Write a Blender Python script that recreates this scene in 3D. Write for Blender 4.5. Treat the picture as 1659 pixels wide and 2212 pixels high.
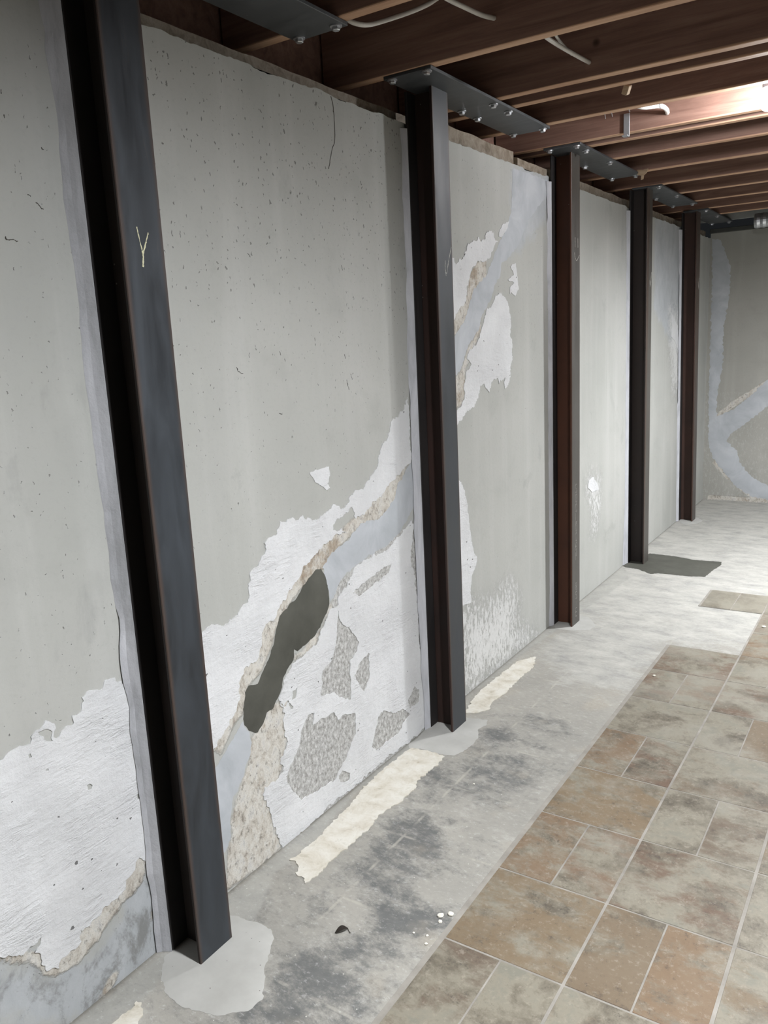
import bpy, bmesh, math, random, json
import numpy as np
from mathutils import Vector, Matrix, noise as mnoise
from mathutils.geometry import delaunay_2d_cdt

for o in list(bpy.data.objects): bpy.data.objects.remove(o)
SC = bpy.context.scene
COL = SC.collection
random.seed(7); RNG = np.random.default_rng(7)

# ---------------------------------------------------------------- camera
cam_d = bpy.data.cameras.new('camera'); cam = bpy.data.objects.new('camera', cam_d); COL.objects.link(cam)
cam_d.sensor_fit = 'VERTICAL'; cam_d.sensor_height = 36.0; cam_d.lens = 1743.43 / 2212 * 36.0
cam_d.clip_start = 0.02
RW = ((0.8379268472769811, 0.5436291746852463, -0.04843468843191656),      # world -> camera (x right, y down, z forward)
      (0.0707993819656615, -0.19626145719583912, -0.9779922739636784),
      (-0.5411709952738961, 0.8160568367769514, -0.2029413536563137))
right, down, fwd = Vector(RW[0]), Vector(RW[1]), Vector(RW[2])
m3 = Matrix((right, -down, -fwd)).transposed()
cam.matrix_world = Matrix.Translation((1.4325, 0.0, 1.4)) @ m3.to_4x4()
SC.camera = cam

# ---------------------------------------------------------------- world, exposure
w = bpy.data.worlds.new('world'); SC.world = w; w.use_nodes = True
w.node_tree.nodes['Background'].inputs[0].default_value = (0.5, 0.55, 0.6, 1)
w.node_tree.nodes['Background'].inputs[1].default_value = 0.02
SC.view_settings.view_transform = 'Standard'; SC.view_settings.look = 'None'
SC.view_settings.exposure = 0.0; SC.view_settings.gamma = 1.0
SC.view_settings.use_curve_mapping = False
SC.cycles.use_denoising = True
SC.cycles.max_bounces = 10; SC.cycles.diffuse_bounces = 6
SC.cycles.sample_clamp_indirect = 4.0
BULBS = [((0.935, 3.30, 2.160), 0.030, 20.0, 1.0), ((1.75, 1.06, 2.250), 0.075, 150.0, 0.32), ((1.8, 4.75, 2.200), 0.075, 210.0, 0.32)]      # place, radius, watts, flatness; last one unseen, added to brighten the far end
BULB_COLOR = (0.965, 0.985, 1.02, 1)

# ---------------------------------------------------------------- dimensions (metres)
Y_BACK, X_RIGHT, Y_FRONT = 6.99, 4.2, -2.4
WALL_TOP, JOIST_Z, PLATE_Z = 2.092, 2.189, 2.179
JOISTS = [-0.46, -0.02, 0.43, 0.89, 1.34, 1.788, 2.239, 2.691, 2.813, 3.126, 3.500, 3.613, 3.946, 4.355, 4.803, 5.200, 5.598, 5.994, 6.357, 6.80]
TX0, TPX, TPY, TY0 = 0.5757, 0.2988, 0.3033, 1.4578
# outlines, in metres, of the layers and marks: (y, z) on the left wall, (x, z) on the back wall, (x, y) on the floor
DATA={"paint":[{"label":"white paint remnant left of the nearest post","o":[[0.754,0.6462],[0.7755,0.6498],[0.8019,0.6588],[0.8237,0.6576],[0.8399,0.6536],[0.8433,0.6686],[0.8526,0.6754],[0.8706,0.6803],[0.8797,0.6893],[0.8913,0.6749],[0.8992,0.6619],[0.8979,0.6398],[0.9073,0.6488],[0.9285,0.6545],[0.9363,0.6511],[0.9392,0.6709],[0.9534,0.6686],[0.9615,0.6806],[0.9716,0.6919],[0.9687,0.7008],[0.9826,0.7087],[1.0033,0.7022],[1.0208,0.7011],[1.0296,0.7154],[1.0493,0.7116],[1.0728,0.6985],[1.0779,0.6843],[1.0824,0.6662],[1.0944,0.6325],[1.102,0.6002],[1.107,0.5305],[1.1086,0.4699],[1.1097,0.4043],[1.1083,0.339],[1.1113,0.2928],[1.1077,0.259],[1.0988,0.2509],[1.0841,0.2553],[1.09,0.2428],[1.0806,0.2306],[1.0753,0.2473],[1.0669,0.2591],[1.0495,0.2588],[1.0449,0.244],[1.0317,0.2369],[1.0177,0.2239],[1.0042,0.213],[0.991,0.2042],[0.9728,0.2077],[0.9487,0.2002],[0.9297,0.194],[0.907,0.1906],[0.8898,0.1922],[0.8884,0.1679],[0.872,0.1587],[0.8488,0.1591],[0.8335,0.1539],[0.8297,0.1422],[0.8093,0.1557],[0.7985,0.1639],[0.7913,0.1816],[0.7928,0.2048],[0.7915,0.2219],[0.8019,0.2386],[0.7813,0.2314],[0.7543,0.2295],[0.7342,0.2444],[0.7144,0.2572],[0.6956,0.2731]],"h":[[[0.8598,0.6722],[0.8768,0.6701],[0.8907,0.6582],[0.8897,0.6379],[0.8802,0.6404],[0.8698,0.649],[0.8638,0.6611]],[[0.9521,0.5057],[0.9596,0.5059],[0.9651,0.499],[0.9617,0.4907],[0.9532,0.4919]],[[0.8325,0.635],[0.8371,0.6354],[0.8394,0.6261],[0.8336,0.6252]],[[0.8643,0.5868],[0.8701,0.5865],[0.8708,0.5805],[0.8647,0.582]],[[1.0742,0.4187],[1.086,0.4147],[1.0866,0.4013],[1.0749,0.4055]]]},{"label":"white paint remnant above the diagonal crack between the two nearest posts","o":[[1.3023,0.728],[1.3269,0.7291],[1.3559,0.7362],[1.3988,0.7197],[1.4199,0.73],[1.4333,0.7306],[1.4514,0.7397],[1.4912,0.7548],[1.4975,0.7779],[1.497,0.8029],[1.5076,0.8322],[1.5405,0.8409],[1.5536,0.8601],[1.5734,0.8727],[1.5691,0.8988],[1.6068,0.9052],[1.626,0.9085],[1.6414,0.9433],[1.6675,0.9352],[1.6876,0.9387],[1.7146,0.9305],[1.7353,0.9341],[1.7675,0.9248],[1.7876,0.9153],[1.8131,0.9127],[1.8359,0.9216],[1.8634,0.9297],[1.8874,0.9443],[1.9091,0.9318],[1.9354,0.9155],[1.9656,0.9322],[1.972,0.948],[2.0073,0.9616],[2.0467,0.9575],[2.0689,0.9768],[2.1014,0.9948],[2.1352,1.0189],[2.1436,1.053],[2.1675,1.0821],[2.2077,1.1067],[2.2282,1.1519],[2.2804,1.1706],[2.3102,1.1828],[2.3243,1.2119],[2.3369,1.223],[2.3378,1.1619],[2.3406,1.0504],[2.3441,1.0187],[2.3305,0.9987],[2.2758,0.9791],[2.2054,0.9538],[2.1477,0.9216],[2.1037,0.9059],[2.0607,0.8906],[2.0188,0.8757],[1.994,0.875],[1.9871,0.9052],[1.9684,0.9118],[1.9433,0.8998],[1.9052,0.8935],[1.8783,0.8824],[1.8765,0.865],[1.9106,0.8558],[1.9424,0.8431],[1.9004,0.8468],[1.8352,0.8311],[1.7896,0.8146],[1.7535,0.7964],[1.7279,0.7922],[1.7176,0.7734],[1.6824,0.7509],[1.648,0.7288],[1.6137,0.7022],[1.588,0.6787],[1.5501,0.6753],[1.5323,0.6502],[1.5247,0.6166],[1.5147,0.5942],[1.4881,0.5833],[1.4599,0.5836],[1.4402,0.5656],[1.4301,0.5391],[1.422,0.5016],[1.4054,0.4779],[1.3756,0.4553],[1.3463,0.4331],[1.3279,0.4165],[1.2942,0.4275]],"h":[]},{"label":"white paint remnant below the diagonal crack between the two nearest posts","o":[[1.9944,0.7259],[2.0666,0.7314],[2.164,0.735],[2.2457,0.7597],[2.3264,0.7995],[2.341,0.7835],[2.3273,0.7346],[2.3101,0.6736],[2.3315,0.6022],[2.3432,0.4647],[2.3452,0.327],[2.3754,0.2461],[2.3804,0.1016],[2.3798,0.004],[2.3704,0.007],[2.2718,0.0053],[2.0782,0.0115],[1.9037,0.0071],[1.7775,0.0128],[1.6494,-0.0014],[1.5629,-0.0051],[1.5455,-0.0041],[1.5354,0.0207],[1.5234,0.065],[1.5117,0.1085],[1.5043,0.1521],[1.488,0.1879],[1.4913,0.216],[1.5401,0.2086],[1.5763,0.2266],[1.5643,0.2569],[1.6025,0.3051],[1.5916,0.3463],[1.5993,0.3908],[1.5856,0.4203],[1.5851,0.4382],[1.5978,0.4152],[1.6161,0.4254],[1.6339,0.3908],[1.617,0.4202],[1.5958,0.4098],[1.5798,0.4412],[1.594,0.4626],[1.6045,0.4857],[1.6488,0.5235],[1.6905,0.5275],[1.7428,0.5396],[1.7601,0.5392],[1.7909,0.5798],[1.8263,0.6169],[1.8409,0.6267],[1.8735,0.6282],[1.8911,0.6635],[1.9305,0.6755],[1.9475,0.7001]],"h":[[[1.8784,0.6122],[1.8866,0.5716],[1.9268,0.5407],[1.9753,0.4759],[1.9627,0.4498],[1.9206,0.4285],[1.9208,0.3797],[1.9161,0.3016],[1.876,0.3243],[1.832,0.3604],[1.7652,0.3788],[1.7818,0.4509],[1.8241,0.4642],[1.8568,0.5111]],[[1.7289,0.3411],[1.7184,0.3049],[1.7683,0.3051],[1.8224,0.3009],[1.8443,0.2653],[1.8761,0.2712],[1.9329,0.2501],[1.9315,0.1794],[1.9081,0.163],[1.8715,0.1194],[1.8381,0.1021],[1.8047,0.0788],[1.7067,0.0903],[1.642,0.0991],[1.6147,0.1389],[1.5957,0.1675],[1.5825,0.2052],[1.6217,0.241],[1.6518,0.2699],[1.6656,0.3129],[1.6964,0.3427]],[[2.0635,0.1832],[2.0943,0.1912],[2.1529,0.1553],[2.2161,0.1429],[2.266,0.1028],[2.2116,0.0892],[2.1835,0.0646],[2.108,0.07],[2.0409,0.0656],[2.0139,0.0926],[2.0352,0.1322]],[[2.2993,0.1984],[2.3325,0.1641],[2.3293,0.1229],[2.2657,0.1251],[2.2501,0.1629],[2.2722,0.1746]],[[1.9548,0.645],[2.0393,0.663],[2.1369,0.6797],[2.1932,0.6839],[2.1679,0.6527],[2.0792,0.6397],[1.9944,0.6215]],[[1.974,0.4087],[2.027,0.4205],[2.0247,0.3394],[1.9891,0.2966],[1.94,0.3722]],[[1.8259,0.0847],[1.8475,0.0907],[1.8875,0.0638],[1.8801,0.0435],[1.8333,0.054]],[[1.6399,0.4441],[1.6607,0.4468],[1.6493,0.4179],[1.6324,0.4137]]]},{"label":"small square white paint patch","o":[[1.7854,1.0509],[1.8155,1.0567],[1.8457,1.0563],[1.8765,1.0564],[1.8783,1.0307],[1.8624,1.0063],[1.8762,0.993],[1.8564,0.991],[1.832,1.0088],[1.8073,1.0199],[1.7966,1.0386]],"h":[]},{"label":"white paint remnant right of the second post, upper","o":[[2.5949,1.6698],[2.6971,1.6946],[2.7093,1.6685],[2.7379,1.6921],[2.7654,1.6936],[2.8017,1.7404],[2.8081,1.7532],[2.8719,1.7654],[2.8963,1.7824],[2.9193,1.7689],[2.9498,1.7763],[2.9632,1.8005],[2.9946,1.8134],[3.0319,1.8087],[3.0434,1.7834],[3.0688,1.78],[3.0291,1.7508],[2.9895,1.7116],[2.9515,1.6939],[2.8855,1.6954],[2.855,1.6734],[2.8249,1.6518],[2.8116,1.621],[2.7933,1.6002],[2.7855,1.5647],[2.7783,1.5393],[2.7324,1.5186],[2.6944,1.4884],[2.5988,1.4348]],"h":[]},{"label":"small white flake by the grey crack filler","o":[[3.0833,1.8129],[3.1107,1.8417],[3.1511,1.8571],[3.1783,1.8639],[3.1636,1.8357],[3.1359,1.8146],[3.1019,1.7932],[3.0826,1.797]],"h":[]},{"label":"white paint remnant with drip edge right of the second post","o":[[3.0859,1.5822],[3.1252,1.5666],[3.1581,1.5395],[3.177,1.4948],[3.1824,1.4552],[3.1736,1.4099],[3.1933,1.3752],[3.1849,1.341],[3.1955,1.3233],[3.1683,1.2784],[3.1624,1.2382],[3.1445,1.2104],[3.1161,1.1951],[3.1029,1.2075],[3.1139,1.2411],[3.0701,1.2324],[3.0561,1.2192],[3.0372,1.2429],[3.0042,1.2365],[2.9773,1.216],[2.9633,1.1921],[2.9264,1.214],[2.9211,1.2308],[2.8835,1.2224],[2.8629,1.1806],[2.8248,1.146],[2.7654,1.1354],[2.7063,1.1043],[2.6856,1.096],[2.5953,1.0801],[2.5988,1.1307],[2.6842,1.143],[2.733,1.17],[2.752,1.2],[2.7489,1.2421],[2.7745,1.2876],[2.8105,1.3067],[2.7773,1.3343],[2.8022,1.3646],[2.8622,1.3839],[2.901,1.4307],[2.9301,1.4729],[2.9543,1.5101],[3.0057,1.532],[3.0461,1.5704]],"h":[]},{"label":"small splash of white paint","o":[[3.1849,1.69],[3.2412,1.7041],[3.2538,1.6598],[3.2661,1.6037],[3.2513,1.592],[3.2291,1.5716],[3.1945,1.5849],[3.1776,1.5789],[3.1815,1.6068],[3.2241,1.625],[3.162,1.6339],[3.2184,1.6583]],"h":[]},{"label":"narrow white paint strip low beside the second post","o":[[2.6317,0.9163],[2.6776,0.8881],[2.7086,0.8618],[2.7421,0.7917],[2.7654,0.6634],[2.7916,0.5683],[2.8145,0.5476],[2.8045,0.5124],[2.7707,0.4836],[2.7548,0.4278],[2.7564,0.3742],[2.6863,0.3804],[2.612,0.3957]],"h":[]},{"label":"thin white paint flake between the last two posts","o":[[5.8177,1.5192],[5.8944,1.4778],[5.9988,1.429],[6.0345,1.3304],[6.0785,1.2548],[6.0545,1.2369],[5.9445,1.3202],[5.8328,1.3588],[5.8502,1.4302]],"h":[]},{"label":"cream paint splash low between third and fourth posts","o":[[4.1522,0.6349],[4.2237,0.6426],[4.2981,0.5907],[4.3136,0.558],[4.2102,0.5616],[4.1384,0.5986]],"h":[]}],"wet":[[1.8103,0.7625],[1.8293,0.7322],[1.8384,0.6902],[1.8382,0.6447],[1.8222,0.6211],[1.7976,0.6004],[1.7872,0.5867],[1.7457,0.5668],[1.7104,0.5566],[1.6766,0.552],[1.6614,0.5629],[1.659,0.5418],[1.6366,0.5226],[1.6057,0.4962],[1.5989,0.4716],[1.5766,0.4479],[1.551,0.4261],[1.528,0.4251],[1.5102,0.4007],[1.4861,0.3847],[1.4523,0.4053],[1.4373,0.4278],[1.4394,0.4736],[1.4515,0.5151],[1.4674,0.5294],[1.5023,0.5207],[1.5276,0.5476],[1.5574,0.5787],[1.5803,0.6128],[1.5961,0.6498],[1.6108,0.6767],[1.6522,0.6957],[1.6769,0.7016],[1.6987,0.714],[1.7216,0.7345],[1.7571,0.7519],[1.7845,0.7665]],"filler":[[[2.3512,1.002],[2.3676,0.9328],[2.3509,0.8461],[2.3032,0.8108],[2.2468,0.7721],[2.165,0.7471],[2.0674,0.7403],[1.9947,0.7288],[1.9347,0.7181],[1.8946,0.6972],[1.873,0.6688],[1.8432,0.6489],[1.8352,0.7024],[1.8148,0.764],[1.8581,0.7921],[1.8866,0.802],[1.9539,0.8146],[1.9853,0.8364],[2.0575,0.8559],[2.1191,0.843],[2.1871,0.8717],[2.2223,0.8895],[2.249,0.9341],[2.2863,0.965]],[[1.2998,0.3598],[1.3246,0.3638],[1.3592,0.3853],[1.3994,0.4163],[1.4323,0.4406],[1.4543,0.4025],[1.4571,0.3614],[1.4415,0.3287],[1.4133,0.2855],[1.3708,0.245],[1.3532,0.192],[1.3506,0.1419],[1.3255,0.1166],[1.2863,0.146]],[[3.1713,1.8579],[3.2042,1.8988],[3.2119,1.9535],[3.2181,2.0078],[3.2274,2.072],[3.3546,2.0774],[3.5212,2.0777],[3.651,2.0744],[3.6502,2.027],[3.5187,1.971],[3.4086,1.9023],[3.3323,1.839],[3.2724,1.7785],[3.1725,1.7223],[3.1042,1.6968],[3.0888,1.6474],[3.035,1.6078],[3.0073,1.5642],[2.9549,1.5208],[2.9165,1.494],[2.8894,1.4414],[2.7916,1.3805],[2.7417,1.31],[2.695,1.2764],[2.607,1.2514],[2.6169,1.3952],[2.6899,1.4185],[2.7746,1.4784],[2.85,1.5866],[2.9611,1.6422],[3.0138,1.6973],[3.0813,1.7703],[3.136,1.8172]]],"bare":[[[1.1071,0.2548],[1.0794,0.2403],[1.0708,0.2143],[1.0364,0.1829],[1.0068,0.1805],[0.9516,0.1571],[0.9405,0.1433],[0.912,0.1336],[0.8836,0.1203],[0.8497,0.1227],[0.818,0.1325],[0.7999,0.1464],[0.779,0.1909],[0.7454,0.2203],[0.712,0.2416],[0.7152,0.2624],[0.7661,0.2326],[0.8573,0.1737],[1.0534,0.2696]],[[2.3431,1.0063],[2.2858,0.9589],[2.2407,0.9047],[2.1976,0.8635],[2.1189,0.84],[2.0569,0.8501],[1.9847,0.8307],[1.9053,0.8032],[1.8371,0.7638],[1.7654,0.7496],[1.7124,0.7263],[1.6439,0.6929],[1.5961,0.6498],[1.5724,0.6103],[1.5199,0.5453],[1.46,0.5271],[1.4382,0.4638],[1.3935,0.4371],[1.3471,0.3871],[1.3176,0.4114],[1.428,0.5501],[1.5271,0.6674],[1.7291,0.8026],[1.9012,0.8551],[2.0613,0.8964],[2.1712,0.9415]],[[1.4547,0.3739],[1.4997,0.4223],[1.5669,0.44],[1.6168,0.4311],[1.6218,0.399],[1.6025,0.3051],[1.5789,0.2497],[1.5394,0.2029],[1.4906,0.2104],[1.5195,0.1041],[1.5415,-0.0017],[1.433,-0.0029],[1.3194,0.0103],[1.3329,0.1179],[1.3541,0.1399],[1.3573,0.1954],[1.4029,0.2623],[1.4451,0.3269]],[[2.8855,1.6954],[2.9642,1.7024],[2.9673,1.6425],[2.8736,1.5873],[2.7974,1.4783],[2.6899,1.4185],[2.6396,1.4194],[2.6957,1.5083],[2.7909,1.5597],[2.8059,1.6207]],[[2.9165,1.494],[2.8894,1.4414],[2.7913,1.3753],[2.7414,1.3048],[2.6946,1.2713],[2.6288,1.26],[2.6213,1.149],[2.7096,1.1564],[2.7577,1.1995],[2.7631,1.2882],[2.8126,1.3434],[2.9007,1.4254]],[[0.9708,0.0279],[0.9636,0.0109],[0.9485,0.0047],[0.9288,-0.0021],[0.9085,0.0008],[0.9175,0.0158],[0.9423,0.0274],[0.9576,0.0357]],[[1.093,0.1133],[1.0805,0.0987],[1.067,0.0758],[1.0764,0.1061]],[[1.6572,0.5259],[1.6908,0.5302],[1.7601,0.5392],[1.8013,0.5935],[1.8404,0.6211],[1.8516,0.6406],[1.8333,0.6405],[1.7824,0.5827],[1.7099,0.5512],[1.659,0.5418]]],"softmortar":[[[1.1024,0.2396],[1.1251,0.1937],[1.1275,0.0521],[1.1309,-0.046],[1.0902,-0.0635],[1.0092,-0.0477],[0.8739,-0.0062],[0.7574,0.0488],[0.6656,0.1268],[0.6845,0.2471],[0.7555,0.2127],[0.8107,0.1381],[0.8831,0.1165],[0.9511,0.1531],[1.0112,0.1775],[1.0696,0.2061]],[[3.2142,2.0817],[3.6514,2.098],[3.6488,1.9435],[3.4847,1.8692],[3.3602,1.7903],[3.2,1.7239],[3.1774,1.8423],[3.2139,1.8998]],[[5.3416,2.1001],[6.0757,2.1373],[6.1694,1.2897],[6.0461,1.2185],[5.8385,1.2987],[5.3815,1.5444]],[[1.9427,0.7014],[2.2463,0.7659],[2.3444,0.7957],[2.3333,0.7332],[2.041,0.6807],[1.9003,0.6608]]],"agg":[[[1.8854,0.6997],[2.3444,0.7957],[2.3578,0.3225],[2.3741,0.0175],[1.8859,0.1277],[1.7082,0.2192],[1.6441,0.4089],[1.8404,0.6211]],[[1.4748,0.2128],[1.6051,0.3281],[1.9274,0.2491],[2.3704,0.007],[2.0169,-0.0015],[1.5496,-0.0066]]],"wash":[[[2.6558,0.3871],[2.8961,0.3136],[3.1304,0.3492],[3.2182,0.2551],[3.1904,0.1337],[3.4069,0.0098],[3.0274,0.0017],[2.6867,0.0112]],[[5.7686,1.5365],[6.0639,1.5388],[6.1267,0.9484],[5.917,0.9892],[5.7903,1.3]],[[4.1639,0.654],[4.3278,0.6194],[4.3307,0.4503],[4.2604,0.3356],[4.2131,0.346],[4.235,0.4691],[4.1419,0.5805]]],"backfill":[[[0.0105,2.0886],[0.0768,2.0682],[0.1558,1.8606],[0.156,1.6723],[0.1195,1.4012],[0.1225,1.1226],[0.0848,0.8393],[0.0896,0.6953],[0.2159,0.7533],[0.3434,0.866],[0.4591,0.9896],[0.5866,1.1093],[0.5963,0.9052],[0.4683,0.7817],[0.3257,0.6542],[0.1964,0.5519],[0.1714,0.4934],[0.2555,0.4084],[0.2789,0.3219],[0.37,0.2093],[0.4963,0.1431],[0.6344,0.1076],[0.6392,0.0071],[0.5014,0.0271],[0.3765,0.0486],[0.2383,0.1439],[0.1381,0.2723],[0.0662,0.3583],[0.0343,0.4901],[0.0233,0.8396],[0.0234,1.2664],[0.0236,1.6821]]],"backbare":[[[0.0677,0.3139],[0.1823,0.1855],[0.3496,0.0543],[0.502,0.0126],[0.5011,0.0344],[0.2383,0.1439],[0.0944,0.3445]],[[0.0823,0.7097],[0.2133,0.8245],[0.4591,0.9896],[0.4609,0.9482],[0.2154,0.7675],[0.0974,0.6664]],[[0.0354,0.0049],[0.5024,0.0053],[0.5008,0.0417],[0.0483,0.0435]]],"pads":[["pale mortar pad around the nearest post",[[0.0303,1.0749],[0.0316,1.0952],[0.0029,1.1373],[-0.0087,1.1938],[0.0407,1.2545],[0.1417,1.2749],[0.1923,1.2758],[0.2196,1.2529],[0.2612,1.1752],[0.3188,1.0963],[0.3143,1.0568],[0.2642,1.0127],[0.1793,0.9909],[0.1174,0.9992],[0.0739,1.0268]]],["pale mortar pad around the second post",[[0.0077,2.2311],[0.0113,2.2939],[-0.0034,2.3841],[0.0114,2.4952],[0.0955,2.5175],[0.1708,2.5356],[0.1868,2.493],[0.1731,2.456],[0.2056,2.3861],[0.2061,2.363],[0.2055,2.3034],[0.1856,2.2416],[0.1561,2.2313],[0.1047,2.2279],[0.0601,2.2268],[0.0219,2.2139]]],["pale mortar pad around the third post",[[0.0017,3.638],[-0.0257,3.767],[0.0813,3.8047],[0.1304,3.7917],[0.2021,3.6871],[0.191,3.6157],[0.1215,3.5718],[0.0376,3.5648]]],["dark wet mortar pad around the fourth post",[[-0.0033,4.7824],[0.0012,4.9089],[0.0741,5.1262],[0.2277,5.1143],[0.3563,5.0765],[0.5152,5.0901],[0.523,5.0067],[0.5036,4.881],[0.491,4.7312],[0.4067,4.7039],[0.2384,4.7011],[0.1979,4.6673],[0.102,4.7416],[0.0217,4.7515]]],["pale mortar pad around the last post",[[-0.012,6.1469],[-0.0075,6.2818],[0.1086,6.2976],[0.1724,6.1897],[0.1554,6.0815],[0.092,6.0075]]]],"cream":[["long cream strip of old backing by the wall between the two nearest posts",[[0.0562,1.5086],[0.064,1.525],[0.0654,1.5853],[0.058,1.6789],[0.0474,1.8143],[0.0276,1.9188],[0.0202,2.0827],[0.0308,2.2135],[0.0909,2.2263],[0.1619,2.2176],[0.1673,2.1464],[0.1598,2.0302],[0.1779,1.9997],[0.1757,1.8963],[0.1572,1.8137],[0.1706,1.7406],[0.1662,1.6567],[0.1624,1.5675],[0.166,1.483],[0.1579,1.4508],[0.1371,1.4669],[0.1062,1.4732],[0.0996,1.4983],[0.0736,1.5133]]],["cream strip of old backing between second and third posts",[[0.0718,2.5471],[0.047,2.6497],[0.0327,2.7537],[0.037,2.9475],[0.0447,3.1074],[0.0921,3.1853],[0.1301,3.0703],[0.1257,2.9668],[0.1301,2.849],[0.1326,2.7815],[0.1211,2.6875],[0.1389,2.6123],[0.1149,2.5693]]],["cream scrap of old backing at the near left corner",[[0.0825,0.8728],[0.0853,0.8975],[0.0853,0.9157],[0.0871,0.9328],[0.0805,0.9478],[0.0923,0.953],[0.1223,0.9319],[0.1271,0.9139],[0.1343,0.8978]]]],"floormortar":[[[0.0263,1.0965],[0.013,0.9562],[0.009,0.825],[0.0734,0.8624],[0.0813,0.9955],[0.0558,1.0695]],[[0.0106,1.3144],[0.0067,1.5424],[-0.0072,2.3823],[0.0162,2.4753],[0.0353,2.2127],[0.022,1.9158],[0.0654,1.5853],[0.0617,1.4436],[0.1393,1.2776],[0.0972,1.2377]],[[-0.0024,2.6906],[-0.0068,3.5289],[-0.0212,4.1116],[0.012,4.7737],[0.1123,4.5223],[0.0706,3.9167],[0.0513,3.4919],[0.0181,3.1215],[0.0236,2.7721]]],"skim":[[[0.0921,3.1853],[0.0513,3.4919],[0.172,3.7825],[0.078,4.5544],[0.5264,5.1493],[0.4963,7.5136],[0.8085,7.6154],[0.889,4.5631],[0.8727,4.2504],[0.5911,4.1939],[0.8702,3.6765],[0.5767,3.6063],[0.5835,3.2948],[0.5572,3.019],[0.3058,2.9844],[0.1943,3.128]]],"dark":[[0.292,1.81,0.09,1],[0.057,2.144,0.12,0.6],[0.251,2.434,0.06,1],[0.356,2.611,0.12,0.7],[0.314,2.91,0.12,0.4],[0.28,1.653,0.08,0.6],[0.393,1.716,0.07,0.5],[0.28,2.127,0.12,0.6],[0.403,2.293,0.1,0.5],[0.376,1.083,0.12,0.8],[0.328,1.275,0.1,0.5],[0.375,1.529,0.08,0.6],[0.521,1.492,0.07,0.9],[0.452,1.216,0.1,0.6],[0.449,1.433,0.06,0.7],[0.206,3.426,0.06,0.8],[0.117,2.761,0.06,0.4],[0.061,1.342,0.05,0.8],[0.453,2.109,0.08,0.3],[0.288,1.061,0.05,0.6],[0.237,1.431,0.05,0.4],[0.567,1.987,0.1,-0.7],[0.422,1.855,0.06,-0.3],[0.501,1.599,0.05,-0.6],[0.297,1.111,0.12,-0.3],[0.33,1.385,0.07,-0.4]],"chalk1":[[[1.1374,1.6492],[1.1424,1.6192],[1.1461,1.5957],[1.143,1.5735]],[[1.1653,1.6411],[1.1583,1.6247],[1.1466,1.5993]]],"chalk2":[[[2.4358,1.66],[2.4341,1.635],[2.4388,1.6117]],[[2.4869,1.7057],[2.4616,1.6658],[2.4424,1.6178]]],"chalk3":[[[3.6549,1.8274],[3.6555,1.7858]],[[3.6883,1.828],[3.6901,1.7862]],[[3.6466,1.7633],[3.6525,1.7437],[3.6733,1.7289],[3.6944,1.7422],[3.7065,1.753]]],"chalk4":[[[4.868,1.6878],[4.8803,1.6496]],[[4.9087,1.733],[4.8848,1.6549]]],"chalk5":[[[6.0817,1.7231],[6.1031,1.6707]],[[6.1354,1.75],[6.1089,1.6803]]],"text3y":[[3.6198,0.7249],[3.7144,0.7091],[3.6312,0.3143],[3.6695,0.1867],[3.6694,0.0316]],"fillet":[[[1.1093,2.0749],[1.1034,1.7401],[1.1156,1.5992],[1.1227,1.4515],[1.1097,1.2796],[1.0899,1.0837],[1.0901,0.7356],[1.095,0.2093]],[[2.3847,2.0839],[2.363,1.6117],[2.3437,1.1567],[2.3387,0.6709],[2.3544,0.0319]],[[3.5761,2.0916],[3.6303,1.4551],[3.6153,0.5845],[3.581,0.0081]],[[4.7699,2.1063],[4.8155,1.4479],[4.8223,0.6311],[4.7811,0.02]],[[5.9623,2.1173],[6.094,1.1154],[6.1683,0.0084]]],"crackline":[[[1.9957,2.0883],[2.0051,2.0516],[2.0019,1.9778],[1.9881,1.951],[1.9738,1.9182],[1.9645,1.8923]]],"gouge":[[[1.0114,1.6976],[1.0176,1.6936],[1.0211,1.6891],[1.026,1.6859]],[[0.9383,1.6305],[0.9406,1.6245],[0.9536,1.6244],[0.9629,1.623]],[[0.9695,1.8876],[0.9692,1.8802]],[[0.9678,1.8453],[0.9698,1.8395]],[[0.997,1.711],[1.0025,1.7064]],[[1.0385,1.8005],[1.0442,1.7961]],[[0.9454,1.5753],[0.9467,1.5701]],[[1.6931,1.3963],[1.6984,1.3839]],[[1.9924,1.3025],[1.9978,1.285],[2.0025,1.2715]],[[2.0156,1.3184],[2.0223,1.3007]],[[1.9892,1.3777],[1.9926,1.364]],[[1.5238,1.3631],[1.529,1.3513],[1.5453,1.3452]],[[1.9997,1.6333],[2.0038,1.6172]],[[1.6733,1.2328],[1.6864,1.2284]],[[1.5984,1.6407],[1.6076,1.6318]]],"leaf":[[0.3399,1.3401],[0.3385,1.3594],[0.3422,1.3698],[0.3492,1.3738],[0.3583,1.3688],[0.3513,1.363],[0.3452,1.354],[0.342,1.3449]],"chips":[[0.5345,1.5191],[0.5542,1.5359],[0.5431,1.5013],[0.5391,1.4442],[0.551,1.4192],[0.5062,1.4363],[0.6093,3.2018],[0.9106,3.9862],[0.33,2.1084]]}


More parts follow.
